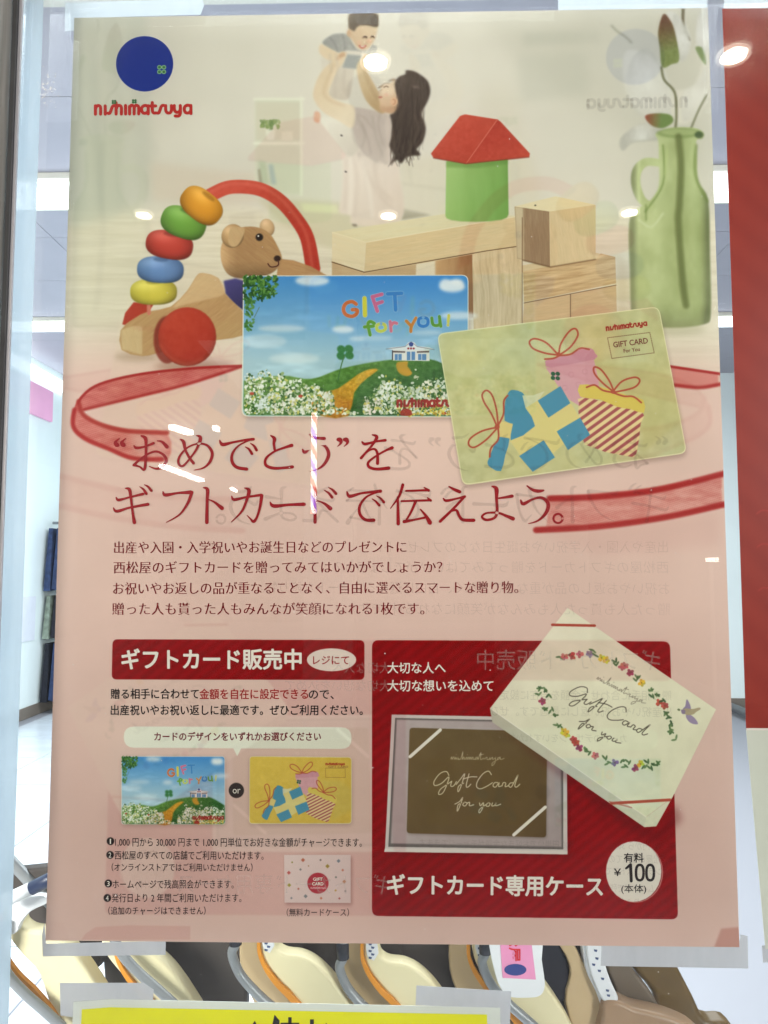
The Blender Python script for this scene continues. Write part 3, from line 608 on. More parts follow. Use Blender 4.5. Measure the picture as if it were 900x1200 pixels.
# presentation case
CASE = [(459, 837), (664, 841), (665, 1000), (451, 997)]
fill([(p[0]+2, p[1]+3) for p in CASE], (90, 8, 14), .5, 3)
fill(CASE, (206, 198, 190), 1, .3)
fill([(463, 841), (660, 845), (660, 995), (455, 992)], (110, 104, 100), 1, .3)
fill([(465, 843), (657, 847), (658, 992), (458, 988)], lin((184, 172, 168), (164, 152, 148), 460, 840, 640, 1000, .04, .1, .1), 1, .5)
fill([(451, 994), (665, 997), (665, 1001), (450, 998)], (214, 208, 198), 1, .3)
BROWN = rquad([(480, 852.5), (641, 857), (640, 981), (476.5, 976)], 4)
fill([(p[0]+1, p[1]+1.5) for p in BROWN], (120, 108, 100), .6, 1.2)
fill(BROWN, lin((112, 94, 62), (104, 84, 54), 480, 850, 640, 980, .04, .05, .05))
stroke([(480.5, 886.5), (516, 855)], 3.8, (226, 220, 206), 1, .2, 0); stroke([(602, 978), (639, 945.5)], 3.8, (226, 220, 206), 1, .2, 0)
def k5(P): return [(450+x/4.737, 870+y/4.737) for x, y in P]
SMALL = [[(370, 92), (376, 78), (378, 93), (387, 78), (392, 93), (399, 80), (401, 93), (413, 77), (408, 84), (416, 89), (410, 95), (426, 88), (438, 48), (434, 94), (443, 79), (448, 94), (460, 80), (462, 94), (472, 79), (474, 94), (482, 79), (485, 94), (493, 79), (497, 94), (504, 90)],
 [(521, 80), (509, 83), (508, 94), (520, 84), (522, 94), (538, 54), (536, 93), (546, 90), (557, 79), (552, 86), (560, 90), (554, 95), (571, 80), (572, 94), (584, 91), (588, 80), (589, 94), (602, 80), (603, 93), (616, 86), (619, 80), (616, 110), (600, 128), (602, 112), (630, 94)], [(646, 80), (632, 84), (632, 94), (645, 84), (647, 94), (668, 86)], [(528, 68), (553, 64)], [(400, 65), (402, 67)], [(462, 65), (464, 67)]]
SCRIPT = [
          [(360, 182), (346, 160), (310, 172), (278, 215), (283, 238), (320, 225), (360, 190), (346, 240), (325, 280), (303, 286), (312, 260), (345, 235), (376, 214)], [(376, 214), (370, 240), (386, 240), (402, 216)], [(400, 232), (430, 195), (448, 172), (438, 210), (421, 258), (410, 272), (414, 242), (442, 224)], [(472, 172), (456, 238), (466, 246), (482, 230)], [(438, 202), (480, 190), (516, 190)],
          [(596, 178), (580, 158), (550, 172), (520, 212), (514, 244), (535, 256), (570, 242), (602, 222)], [(636, 222), (614, 222), (605, 240), (620, 246), (639, 220), (636, 243), (652, 240)], [(655, 240), (662, 222), (676, 225), (672, 244), (692, 238)], [(716, 222), (700, 225), (692, 240), (706, 246), (724, 215), (744, 178), (726, 236), (736, 246), (754, 230)],
          [(393, 341), (420, 326), (437, 303), (428, 332), (415, 366), (406, 380), (411, 346), (432, 334)], [(446, 330), (437, 345), (450, 351), (461, 336), (447, 329)], [(461, 336), (475, 331), (474, 350), (498, 344)], [(530, 334), (535, 350), (552, 333), (546, 365), (530, 390), (529, 372), (562, 345)], [(577, 334), (565, 348), (580, 353), (589, 338), (576, 333)], [(602, 334), (598, 350), (612, 349), (622, 334), (620, 350), (648, 341)]]
for s_ in SMALL: stroke(k5(s_), .6, (206, 196, 168), .85, 0)
for s_ in SCRIPT: stroke(k5(s_), 1.0, (220, 210, 184), .95, 0)
# floral box
fill([(576, 845), (757, 968), (772, 975), (792, 940), (800, 960), (772, 986), (740, 975)], (80, 10, 14), .35, 4)
BSIDE = [(574, 830), (757, 957), (769, 968), (755, 969), (577, 846)]
BTOP = [(665, 712), (839, 831), (788, 934), (769, 968), (757, 957), (574, 830)]
fill(BSIDE, lin((186, 182, 162), (206, 204, 182), 580, 835, 760, 965, .04), 1, .3)
fill([(757, 957), (788, 934), (769, 968), (755, 969)], (214, 212, 186), 1, .3)
fill([(665, 712), (839, 831), (788, 934), (757, 957), (574, 830)], lin((226, 220, 196), (216, 216, 186), 650, 730, 760, 950, .06, .04, .04), 1, .3)
stroke([(576, 831), (757, 957)], 1.0, (236, 232, 214), .8, .3, 0)
stroke([(647, 732), (697, 733)], 3, (170, 72, 56), 1, .2, 0); stroke([(716, 941), (785, 937)], 3.4, (176, 84, 64), 1, .2, 0); stroke([(714, 939), (740, 946)], 1.8, (176, 100, 84), .6, .2, 0)
def kb(P): return [(570+x/3.4615, 700+y/3.4615) for x, y in P]
sA = np.array(k5([(278, 238)])[0]); sB = np.array(k5([(752, 230)])[0]); dA = np.array(kb([(335, 395)])[0]); dB = np.array(kb([(652, 552)])[0])
zz = complex(*(dB-dA))/complex(*(sB-sA))
def simi(P): return [((lambda z: (dA[0]+z.real, dA[1]+z.imag))(complex(x-sA[0], y-sA[1])*zz)) for x, y in P]
for s_ in SMALL: stroke(simi(k5(s_)), .6, (100, 92, 78), .8, 0)
for s_ in SCRIPT: stroke(simi(k5(s_)), 1.05, (70, 62, 50), .92, 0)
rw = random.Random(9)
LG = [(84, 112, 70), (104, 130, 86), (66, 94, 60)]
def posy(x, y, kind):
    (X, Y), = kb([(x, y)])
    c = {'p': (190, 108, 108), 'm': (150, 70, 98), 'y': (206, 190, 66), 'r': (176, 80, 70), 'u': (128, 112, 140)}.get(kind)
    if c:
        for k in range(5):
            a = k*1.257+rw.random(); dab(X+2.4*math.cos(a), Y+2.4*math.sin(a), 2.3, 1.8, a, tuple(min(255, int(v*rw.uniform(.88, 1.12))) for v in c), .9)
        dab(X, Y, .8, .8, 0, (110, 80, 50), .7)
    elif kind == 'g':
        for k in range(7): a = rw.uniform(0, 6.3); dab(X+rw.uniform(0, 3)*math.cos(a), Y+rw.uniform(0, 3)*math.sin(a), 1.8, 1.1, a, rw.choice(LG), .9)
    else:
        for k in range(2): a = rw.uniform(-1, 1)+k*1.3; dab(X+(k*3-1.5), Y+rw.uniform(-2, 2), 3.2, 1.2, a, rw.choice(LG), .9)
for x, y, k in [(296, 242, 'l'), (316, 238, 'p'), (345, 226, 'l'), (348, 236, 'r'), (378, 230, 'p'), (418, 228, 'u'), (430, 218, 'l'), (440, 232, 'l'), (466, 244, 'y'), (484, 252, 'y'), (520, 256, 'l'), (525, 270, 'l'), (548, 280, 'p'), (560, 276, 'p'), (582, 303, 'm'), (612, 318, 'l'), (606, 330, 'l'), (628, 345, 'y'), (664, 376, 'g'), (690, 396, 'g'), (670, 400, 'l'), (700, 425, 'r'), (722, 438, 'r'), (714, 418, 'l'), (728, 468, 'g'), (738, 486, 'g'), (748, 510, 'g'), (748, 545, 'g'), (744, 535, 'g'), (764, 570, 'l'),
                (215, 368, 'g'), (236, 372, 'g'), (252, 394, 'l'), (210, 390, 'l'), (225, 420, 'm'), (235, 450, 'g'), (262, 456, 'l'), (278, 476, 'g'), (284, 512, 'l'), (300, 522, 'l'), (312, 542, 'y'), (326, 552, 'y'), (352, 576, 'r'), (362, 588, 'r'), (376, 608, 'm'), (402, 612, 'g'), (412, 624, 'l'), (440, 640, 'p'), (480, 650, 'l'), (492, 668, 'l'), (520, 668, 'u'), (548, 660, 'g'), (560, 688, 'l'), (574, 664, 'l'), (602, 690, 'm'), (624, 674, 'y'), (650, 664, 'l'), (664, 690, 'l'), (678, 678, 'g'), (692, 668, 'g'), (640, 690, 'l')]:
    posy(x, y, k)
fill(sm(kb([(812, 412), (826, 436), (828, 458), (812, 464), (796, 452), (806, 440)]), n=3), (142, 128, 158), .95, .2); fill(sm(kb([(818, 472), (842, 486), (858, 512), (836, 512), (818, 500), (808, 480)]), n=3), (150, 136, 164), .95, .2)
fill(sm(kb([(792, 462), (806, 450), (836, 452), (862, 446), (868, 452), (850, 464), (838, 474), (812, 476)]), n=3), (166, 154, 124), .95, .2); fill(sm(kb([(790, 454), (806, 458), (804, 472), (792, 470)]), n=3), (136, 122, 146), .95, .2)
dab(795, 831, .1, .1, 0, (100, 110, 70))
for x, y, rx, ry, a, c in () and ((806, 465, 5, 2.4, .1, (140, 126, 140)), (804, 458, 2.2, 6.5, .35, (132, 120, 152)), (811, 474, 2.2, 7, -.7, (150, 138, 168)), (812, 463, 3.4, 2, -.2, (168, 164, 110)), (795, 457, 2, 1.6, 0, (100, 110, 70))):
    (X, Y), = kb([((x-570)*3.4615, (y-700)*3.4615)]); Y0 = {465: 831, 458: 827, 474: 838, 463: 830, 457: 830}[y]; dab(X+3, Y0, rx*1.15, ry*1.15, a, c, .95)
fill(ell(*kb([(780, 455)])[0], 1.8, 1.3, 20), (100, 112, 76), .9, .1)
# price disc
PRICE = ell(742.5, 1021, 32.5, 35.5); fill(ell(744.5, 1022, 32.5, 35.5), (206, 170, 160), .8); fill(ell(744, 1021.8, 31.8, 34.8), (140, 40, 40)); fill(PRICE, (224, 218, 204))
# small white card case
CASE2 = [(333, 1001.5), (411, 1001.5), (411, 1058), (333.5, 1057.5)]
fill([(p[0]+1.6, p[1]+2.2) for p in CASE2], (130, 90, 84), .5, 1.6); fill(CASE2, lin((226, 216, 206), (212, 198, 190), 333, 1002, 411, 1058), 1, .2)
DISC2 = ell(372.6, 1034.6, 12.5, 12.3); fill(DISC2, (176, 62, 72))
def k8(P): return [(320+x/8.18, 990+y/8.18) for x, y in P]
for x, y, s, c in ((183, 165, 10, (150, 156, 60)), (287, 143, 20, (186, 106, 76)), (455, 143, 12, (120, 116, 108)), (628, 152, 19, (122, 138, 146)), (263, 234, 13, (122, 130, 126)), (522, 202, 21, (160, 144, 60)), (668, 240, 14, (190, 122, 94)), (151, 265, 19, (190, 88, 80)), (603, 308, 12, (110, 124, 114)), (683, 350, 19, (182, 132, 92)), (155, 384, 19, (160, 160, 62)), (243, 419, 12, (186, 110, 88)), (600, 435, 12, (186, 158, 72)), (693, 441, 12, (152, 146, 140)), (176, 508, 13, (130, 140, 142)), (312, 490, 20, (124, 136, 138)), (461, 509, 14, (194, 122, 88)), (636, 511, 12, (164, 90, 82)), (340, 200, 9, (180, 150, 110))):
    fill(k8([(x, y-s), (x+s, y), (x, y+s), (x-s, y)]), c, .9, .15)
for s_ in wordmark_strokes((364, 1041), (381.5, 1041), 30): stroke(s_, None, (226, 200, 194), .8, 0)
# bullets
BUL = [(129.5, 985.5), (129, 1001.5), (127, 1035), (125.8, 1052)]
for x, y in BUL: fill(ell(x, y, 4.4, 4.6), (48, 40, 38))
# emblem disc, left plain blue with its clover sprig
EMB = ell(169.5, 74.8, 33.6, 32.5, 0, 40); fill(ell(169.5, 74.8, 34.3, 33.2), (224, 218, 204), .7, .2); fill(EMB, (30, 52, 134), 1, .15)
for dx, dy in ((-2.6, -2.6), (2.6, -2.6), (-2.6, 2.8), (2.6, 2.8)):
    fill(ell(189.5+dx, 81.5+dy, 2.7, 2.5), (150, 190, 130)); fill(ell(189.5+dx, 81.5+dy, 1.8, 1.6), (56, 110, 70))
# tape behind the lower corners darkens the paper slightly; faint wear
fill([(95, 1101), (100, 1094), (112, 1086), (150, 1084), (223, 1085), (223, 1101)], (190, 132, 124), .30, .6)
fill([(836, 1112), (845, 1088), (866, 1086), (867, 1112)], (172, 110, 98), .5, .8)
# ---- the same sheet hangs back to back: its print shows faintly through the paper
gl = boxblur(cv[:, ::-1].copy(), 2)
wgt = .10
cv *= (1-wgt*(1-gl)); cv += wgt*.25*(gl-.5)*np.clip((cv.mean(2, keepdims=True)), 0, 1)*.6
cv *= (1+((vn(XP*2.3, YP*2.3, 90)-.5)*.018+(fbm(XP*.004, YP*.02, 91)-.5)*.03)[..., None])
cv += (cv-.62)*.09*np.clip(1-np.abs(cv-.45)*1.2, 0, 1)      # the print's own contrast
np.clip(cv, 0, 1, out=cv)
rgba = np.ones((CH, CW, 4), np.float32); rgba[..., :3] = cv[::-1]
img = bpy.data.images.new('poster_print', CW, CH); img.pixels.foreach_set(rgba.ravel()); img.pack()
del rgba, XP, YP, gl

# ------------------------------------------------------------------ materials
def lin_(c): return tuple(((v/255)/12.92 if v/255 <= .04045 else ((v/255+.055)/1.055)**2.4) for v in c)
_m = {}
def mat(name, col, rough=.5, metal=0, var=.0, scale=30, emit=0, spec=.4, stretch=None):
    if name in _m: return _m[name]
    m = bpy.data.materials.new(name); m.use_nodes = True; nt = m.node_tree; b = nt.nodes['Principled BSDF']
    c = lin_(col)
    b.inputs['Base Color'].default_value = (*c, 1); b.inputs['Roughness'].default_value = rough; b.inputs['Metallic'].default_value = metal
    b.inputs['Specular IOR Level'].default_value = spec
    if emit: b.inputs['Emission Color'].default_value = (*c, 1); b.inputs['Emission Strength'].default_value = emit
    tc = nt.nodes.new('ShaderNodeTexCoord'); mp = nt.nodes.new('ShaderNodeMapping'); n = nt.nodes.new('ShaderNodeTexNoise'); r = nt.nodes.new('ShaderNodeValToRGB')
    if stretch: mp.inputs['Scale'].default_value = stretch
    n.inputs['Scale'].default_value = scale; n.inputs['Detail'].default_value = 5
    r.color_ramp.elements[0].color = (*[v*(1-var) for v in c], 1); r.color_ramp.elements[1].color = (*[min(1, v*(1+var*.6)) for v in c], 1)
    r.color_ramp.elements[0].position = .3; r.color_ramp.elements[1].position = .7
    nt.links.new(tc.outputs['Object'], mp.inputs[0]); nt.links.new(mp.outputs[0], n.inputs['Vector']); nt.links.new(n.outputs['Fac'], r.inputs[0]); nt.links.new(r.outputs[0], b.inputs['Base Color'])
    _m[name] = m; return m
def print_mat():
    m = bpy.data.materials.new('printed_paper'); m.use_nodes = True; nt = m.node_tree; b = nt.nodes['Principled BSDF']
    t = nt.nodes.new('ShaderNodeTexImage'); t.image = img; t.interpolation = 'Cubic'
    nt.links.new(t.outputs[0], b.inputs['Base Color']); b.inputs['Roughness'].default_value = .5; b.inputs['Specular IOR Level'].default_value = .12
    tc = nt.nodes.new('ShaderNodeTexCoord'); mp = nt.nodes.new('ShaderNodeMapping'); mp.inputs['Scale'].default_value = (5.5, 1, 2.2); nz = nt.nodes.new('ShaderNodeTexNoise'); nz.inputs['Scale'].default_value = 1.6; nz.inputs['Detail'].default_value = 1.5
    bp = nt.nodes.new('ShaderNodeBump'); bp.inputs['Strength'].default_value = 1; bp.inputs['Distance'].default_value = .010
    geo = nt.nodes.new('ShaderNodeNewGeometry'); nt.links.new(geo.outputs['Position'], mp.inputs[0]); nt.links.new(mp.outputs[0], nz.inputs[0]); nt.links.new(nz.outputs['Fac'], bp.inputs['Height']); nt.links.new(bp.outputs[0], b.inputs['Normal'])
    return m
PRINT = print_mat()
def ink(name, col, alpha=1.0):
    if name in _m: return _m[name]
    m = bpy.data.materials.new(name); m.use_nodes = True; nt = m.node_tree; b = nt.nodes['Principled BSDF']
    b.inputs['Base Color'].default_value = (*lin_(col), 1); b.inputs['Roughness'].default_value = .55; b.inputs['Specular IOR Level'].default_value = .2
    b.inputs['Alpha'].default_value = alpha; _m[name] = m; return m
def glassy(name, tint, alpha, rough=.3, trans=.5):
    """thin frosted film: part clear, part milky"""
    m = bpy.data.materials.new(name); m.use_nodes = True; nt = m.node_tree; nt.nodes.remove(nt.nodes['Principled BSDF']); out = nt.nodes['Material Output']
    a = nt.nodes.new('ShaderNodeBsdfTransparent'); d = nt.nodes.new('ShaderNodeBsdfDiffuse'); t = nt.nodes.new('ShaderNodeBsdfTranslucent'); m1 = nt.nodes.new('ShaderNodeMixShader'); m2 = nt.nodes.new('ShaderNodeMixShader')
    c = (*lin_(tint), 1); d.inputs[0].default_value = c; t.inputs[0].default_value = c; m1.inputs[0].default_value = trans; m2.inputs[0].default_value = alpha
    nt.links.new(d.outputs[0], m1.inputs[1]); nt.links.new(t.outputs[0], m1.inputs[2]); nt.links.new(a.outputs[0], m2.inputs[1]); nt.links.new(m1.outputs[0], m2.inputs[2]); nt.links.new(m2.outputs[0], out.inputs[0])
    n = nt.nodes.new('ShaderNodeTexNoise'); n.inputs['Scale'].default_value = 60; mp = nt.nodes.new('ShaderNodeMapping'); tc = nt.nodes.new('ShaderNodeTexCoord'); mp.inputs['Scale'].default_value = (1, 1, .2)
    mr = nt.nodes.new('ShaderNodeMapRange'); mr.inputs['To Min'].default_value = max(alpha-.22, 0); mr.inputs['To Max'].default_value = min(alpha+.16, 1); n.inputs['Detail'].default_value = 6
    nt.links.new(tc.outputs['Object'], mp.inputs[0]); nt.links.new(mp.outputs[0], n.inputs[0]); nt.links.new(n.outputs['Fac'], mr.inputs[0]); nt.links.new(mr.outputs[0], m2.inputs[0])
    return m

# ------------------------------------------------------------------ object helpers
def tag(o, label=None, cat=None, group=None, kind=None):
    for k, v in (('label', label), ('category', cat), ('group', group), ('kind', kind)):
        if v: o[k] = v
    return o
def empty(name, loc, label, cat, group=None):
    o = bpy.data.objects.new(name, None); o.location = loc; o.empty_display_size = .05; COL.objects.link(o); return tag(o, label, cat, group)
def mk(name, verts, faces, m, parent=None, smooth=False):
    me = bpy.data.meshes.new(name); me.from_pydata([tuple(v) for v in verts], [], faces); me.materials.append(m)
    if smooth:
        for p in me.polygons: p.use_smooth = True
    o = bpy.data.objects.new(name, me); COL.objects.link(o)
    if parent:
        o.parent = parent; o.matrix_parent_inverse = wm_(parent).inverted()
    return o
def wm_(p):
    b = Matrix.Translation(p.location)
    return b if p.parent is None else wm_(p.parent) @ p.matrix_parent_inverse @ b
LAY = {'n': 0}
def flat(name, poly, m, parent, lvl, uv=False, polys=None):
    """flat print on the poster plane; lvl in steps of 0.05 mm towards the viewer"""
    Y = -lvl*0.00005; V = []; Fc = []
    for pl in (polys or [poly]):
        b = len(V); pw = [pt(p[0], p[1], 0.0) for p in pl]; V += [Vector((p.x, Y, p.z)) for p in pw]
        for t in tessellate_polygon([[Vector((p[0], p[1], 0)) for p in pl]]): Fc.append([b+i for i in t])
        if polys: Y -= 0.000002
    o = mk(name, V, Fc, m, parent); fixn(o.data)
    if uv: adduv(o.data)
    return o
def fixn(me):
    bm = bmesh.new(); bm.from_mesh(me)
    for f in bm.faces:
        f.normal_update()
        if f.normal.y > 0: f.normal_flip()
    bm.to_mesh(me); bm.free()
def adduv(me):
    u = me.uv_layers.new(name='uv')
    for l in me.loops:
        c = me.vertices[l.vertex_index].co; u.data[l.index].uv = ((c.x+W_/2)/W_, (c.z-ZC+H_/2)/H_)
def slab(name, poly, Y, th, m, parent=None, bev=.003, seg=3, smooth=True, lean=0.0):
    """outline seen at photo pixels, standing at depth Y with real thickness th away from the viewer"""
    poly = [tuple(p) for p in poly]; F_ = [pt(p[0], p[1], Y) for p in poly]
    me = bpy.data.meshes.new(name); bm = bmesh.new()
    vs = [bm.verts.new(v) for v in F_]; f = bm.faces.new(vs); f.normal_update()
    if f.normal.y > 0: f.normal_flip()
    r = bmesh.ops.extrude_face_region(bm, geom=[f])
    for v in [g for g in r['geom'] if isinstance(g, bmesh.types.BMVert)]: v.co.y += 0
    # move the original ring back
    for v in vs: v.co.y += th
    if lean:
        zt = max(v.co.z for v in bm.verts)
        for v in bm.verts: v.co.y += (zt-v.co.z)*lean
    bmesh.ops.recalc_face_normals(bm, faces=bm.faces)
    bm.to_mesh(me); bm.free(); me.materials.append(m)
    o = bpy.data.objects.new(name, me); COL.objects.link(o)
    if bev:
        b = o.modifiers.new('b', 'BEVEL'); b.width = bev; b.segments = seg; b.limit_method = 'ANGLE'; b.angle_limit = math.radians(40)
        b.harden_normals = False
    if smooth:
        for p in me.polygons: p.use_smooth = True
        wn = o.modifiers.new('w', 'WEIGHTED_NORMAL')
    if parent: o.parent = parent; o.matrix_parent_inverse = wm_(parent).inverted()
    return o
def tube(name, P, r, m, parent=None, n=12):
    P = [Vector(p) for p in (sm(np.array([tuple(p) for p in P]), False, 6) if len(P) > 2 else [tuple(p) for p in P])]
    V = []; Fc = []; up = Vector((0, 1, 0))
    for i, p in enumerate(P):
        t = (P[min(i+1, len(P)-1)]-P[max(i-1, 0)]).normalized(); a = t.cross(up).normalized(); b = a.cross(t)
        for k in range(n):
            an = 2*math.pi*k/n; V.append(p+(a*math.cos(an)+b*math.sin(an))*r)
        if i:
            for k in range(n): Fc.append([(i-1)*n+k, (i-1)*n+(k+1) % n, i*n+(k+1) % n, i*n+k])
    Fc.append(list(range(n))[::-1]); Fc.append([len(V)-n+k for k in range(n)])
    return mk(name, V, Fc, m, parent, True)
def box(name, a, b, m, parent=None):
    (x0, y0, z0), (x1, y1, z1) = a, b
    V = [(x0, y0, z0), (x1, y0, z0), (x1, y1, z0), (x0, y1, z0), (x0, y0, z1), (x1, y0, z1), (x1, y1, z1), (x0, y1, z1)]
    return mk(name, V, [(0, 3, 2, 1), (4, 5, 6, 7), (0, 1, 5, 4), (1, 2, 6, 5), (2, 3, 7, 6), (3, 0, 4, 7)], m, parent)

# ------------------------------------------------------------------ lettering
def glyphs(body, off=0.0):
    cu = bpy.data.curves.new('t', 'FONT'); cu.body = body; cu.size = 1; cu.resolution_u = 3; cu.offset = off
    o = bpy.data.objects.new('t', cu); COL.objects.link(o); bpy.context.view_layer.update()
    me = bpy.data.meshes.new_from_object(o.evaluated_get(bpy.context.evaluated_depsgraph_get()))
    V = np.array([v.co[:2] for v in me.vertices]) if len(me.vertices) else np.zeros((0, 2)); Fc = [list(p.vertices) for p in me.polygons]
    bpy.data.objects.remove(o); bpy.data.curves.remove(cu); bpy.data.meshes.remove(me)
    return V, Fc
GHOSTS = []
def text(name, body, x0, x1, yc, em, m, parent, lvl=6, off=0.0, bold=0.0, slope=0.0, mincho=False, ghost=True, angle_pts=None, latin=False, vc=None):
    bold = bold+(off if off > 0 else 0); V, Fc = glyphs(body, min(off, 0))
    if not len(V): return None
    mn, mx = V[:, 0].min(), V[:, 0].max(); mid = vc if vc is not None else (.355 if latin else .38)
    u = (V[:, 0]-mn)/(mx-mn); v = V[:, 1]-mid
    if angle_pts: A, B = np.array(angle_pts[0], float), np.array(angle_pts[1], float)
    else: A, B = np.array((x0, yc), float), np.array((x1, yc+slope*(x1-x0)), float)
    d = (B-A)/np.linalg.norm(B-A); n = np.array([d[1], -d[0]])
    P = A+np.outer(u, B-A)+np.outer(v*em, n)
    VV = []; FF = []
    sh = ((-.018, 0), (0, 0), (.018, 0)) if mincho else (((0, 0),) if not bold else [(0, 0)]+[(bold*1.15*math.cos(a), bold*1.15*math.sin(a)) for a in (.39, 1.57, 2.75, 3.53, 4.71, 5.89)])
    for k, (dx, dy) in enumerate(sh):
        b = len(VV)
        for p in P:
            w_ = pt(p[0]+dx*em, p[1]+dy*em); VV.append((w_.x, -lvl*.00005-k*.000004, w_.z))
        FF += [[b+i for i in f] for f in Fc]
    o = mk(name, VV, FF, m, parent); fixn(o.data); o['n1'] = len(V)
    if ghost: GHOSTS.append(o)
    return o

# ================================================================== SETTING: shop interior
XL, XR, YB, HT = -3.02, 3.2, 6.2, 2.95
wallm = mat('white_wall_paint', (228, 240, 242), .6, var=.03, scale=3)
ceilm = mat('ceiling_board', (176, 174, 184), .8, var=.03, scale=8)
tilem = mat('marble_floor_tile', (222, 230, 240), .18, var=.10, scale=2.2, stretch=(1, 3, 1), spec=.5)
jointm = mat('joint_grey', (150, 152, 160), .8)
skirtm = mat('brown_skirting', (120, 112, 104), .5)
wl = box('wall_left', (XL-.1, .3, 0), (XL, YB, HT), wallm); tag(wl, kind='structure')
wb = box('wall_back', (XL-.1, YB+.001, 0), (XR, YB+.1, HT), wallm); tag(wb, kind='structure')
box('skirting', (XL, .3, .0), (XL+.012, YB-.02, .09), skirtm, wl); box('skirting', (XL+.02, YB-.012, .0), (XR, YB, .09), skirtm, wb)
fl = box('floor', (XL-3, -17, -.05), (XR, YB+.1, -.004), jointm); tag(fl, kind='structure')
ce = box('ceiling', (XL-.1, .05, HT+.004), (XR, YB+.1, HT+.05), jointm); tag(ce, kind='structure')
def pieces(name, parent, m, x0, x1, y0, y1, sx, sy, z0, z1, g, shift=0):
    me = None; y = y0
    while y < y1-.01:
        x = x0
        while x < x1-.01:
            if me is None:
                o = box(name, (g, g, z0), (sx-g, sy-g, z1), m, parent); me = o.data; o.matrix_parent_inverse = Matrix()
            else:
                o = bpy.data.objects.new(name, me); COL.objects.link(o); o.parent = parent
            o.location = (x+shift, y, 0); x += sx
        y += sy
pieces('floor_tile', fl, tilem, XL, .6, .1, YB-.05, .62, .61, -.012, 0, .0045, .11)
pieces('ceiling_panel', ce, ceilm, XL, XR-.4, .3, YB-.3, 1.2, .6, HT-.006, HT+.002, .002)
# ceiling lamp strips crossing behind the poster
tubem = mat('lit_tube', (244, 250, 255), .5, emit=3.2)
housem = mat('lamp_housing', (214, 212, 200), .5)
def strip_lamp(py_, n, label, wd=.05, house=True):
    d = ray(860, py_); t = (HT-CAM.z-.05)/d.z; y = CAM.y+d.y*t
    e = empty('strip_lamp', (0, y, HT-.02), label, 'ceiling lamp', 'lamp strips across the shop ceiling')
    if house: box('housing', (XL+.05, y-.06, HT-.035), (XR-.2, y+.12, HT-.008), housem, e)
    for k in range(n):
        yy = y+k*.19; box('lamp_tube', (XL+.08, yy-wd/2, HT-.075), (XR-.25, yy+wd/2, HT-.04), tubem, e)
strip_lamp(228, 1, 'long white lamp strip on the ceiling just below the brighter double strip line')
strip_lamp(212, 1, 'long bright lamp strip on the ceiling, the highest one seen beside the poster', .075)
strip_lamp(376, 1, 'long lamp strip farthest into the shop, lowest on the ceiling', .11)
strip_lamp(-35, 1, 'long lamp strip nearest the window, just above the view', .06)
# pink header board and paper notice on the left wall
def wall_pt(px, py):                      # on the left wall
    d = ray(px, py); t = (XL+.02-CAM.x)/d.x; return CAM+d*t
hb = empty('header_board', (XL+.02, 5.6, 2.2), 'pink lit header board high on the left wall', 'sign')
box('board', (XL+.004, 4.6, 2.47), (XL+.03, YB-.3, 2.73), mat('pink_board', (244, 176, 214), .5, var=.1, scale=3), hb)
box('cove_strip', (XL+.004, 4.2, 2.79), (XL+.05, YB-.06, 2.86), tubem, hb)
nt_ = box('paper_notice', (XL+.004, 5.15, .62), (XL+.008, 5.75, .98), mat('notice_paper', (222, 228, 240), .6, var=.08, scale=6)); tag(nt_, 'pale paper notice low on the left white wall', 'notice')
# dark clothes hanging at the far left corner
rk = empty('clothes_rack', (-2.62, 5.9, 0), 'rack of navy children clothes in the far left corner', 'clothes rack')
navy = [mat('navy_cloth', (42, 58, 92), .9, var=.5, scale=25), mat('grey_cloth', (120, 132, 120), .9, var=.4, scale=25), mat('dark_cloth', (28, 30, 40), .9, var=.3, scale=25)]
for tier, (z0, z1) in enumerate(((1.02, 1.55), (.62, .98), (.10, .58))):
    for k in range(7):
        x = -2.985+k*.07; slabV = [(x, 5.82, z0+.02*(k % 2)), (x+.055, 5.82, z0), (x+.055, 6.08, z0+.01), (x, 6.08, z0+.02), (x+.012, 5.86, z1), (x+.043, 5.86, z1), (x+.043, 6.04, z1), (x+.012, 6.04, z1)]
        mk('garment', slabV, [(0, 3, 2, 1), (4, 5, 6, 7), (0, 1, 5, 4), (1, 2, 6, 5), (2, 3, 7, 6), (3, 0, 4, 7)], navy[(k+tier) % 3 if tier else 0], rk)
tube('rail', [(-2.98, 5.95, 1.6), (-2.1, 5.95, 1.6)], .012, mat('chrome', (190, 190, 195), .25, 1), rk)
# low dark display rail seen in the right gap
def on_floor(px, py, z=0.0):
    d = ray(px, py); t = (z-CAM.z)/d.z; return CAM+d*t
a = on_floor(846, 824, .06); b = on_floor(880, 838, .06)
rl = empty('display_base', (a.x, a.y, 0), 'low dark display base on the floor seen in the gap beside the red poster', 'display base')
tube('rail', [a-(b-a)*.6, a, b, b+(b-a)*2], .035, mat('dark_metal', (88, 90, 92), .4, .3), rl)
for p in (a-(b-a)*.6, b+(b-a)*2): tube('foot', [(p.x, p.y, 0), (p.x, p.y, .05)], .03, mat('dark_metal', (88, 90, 92), .4, .3), rl)

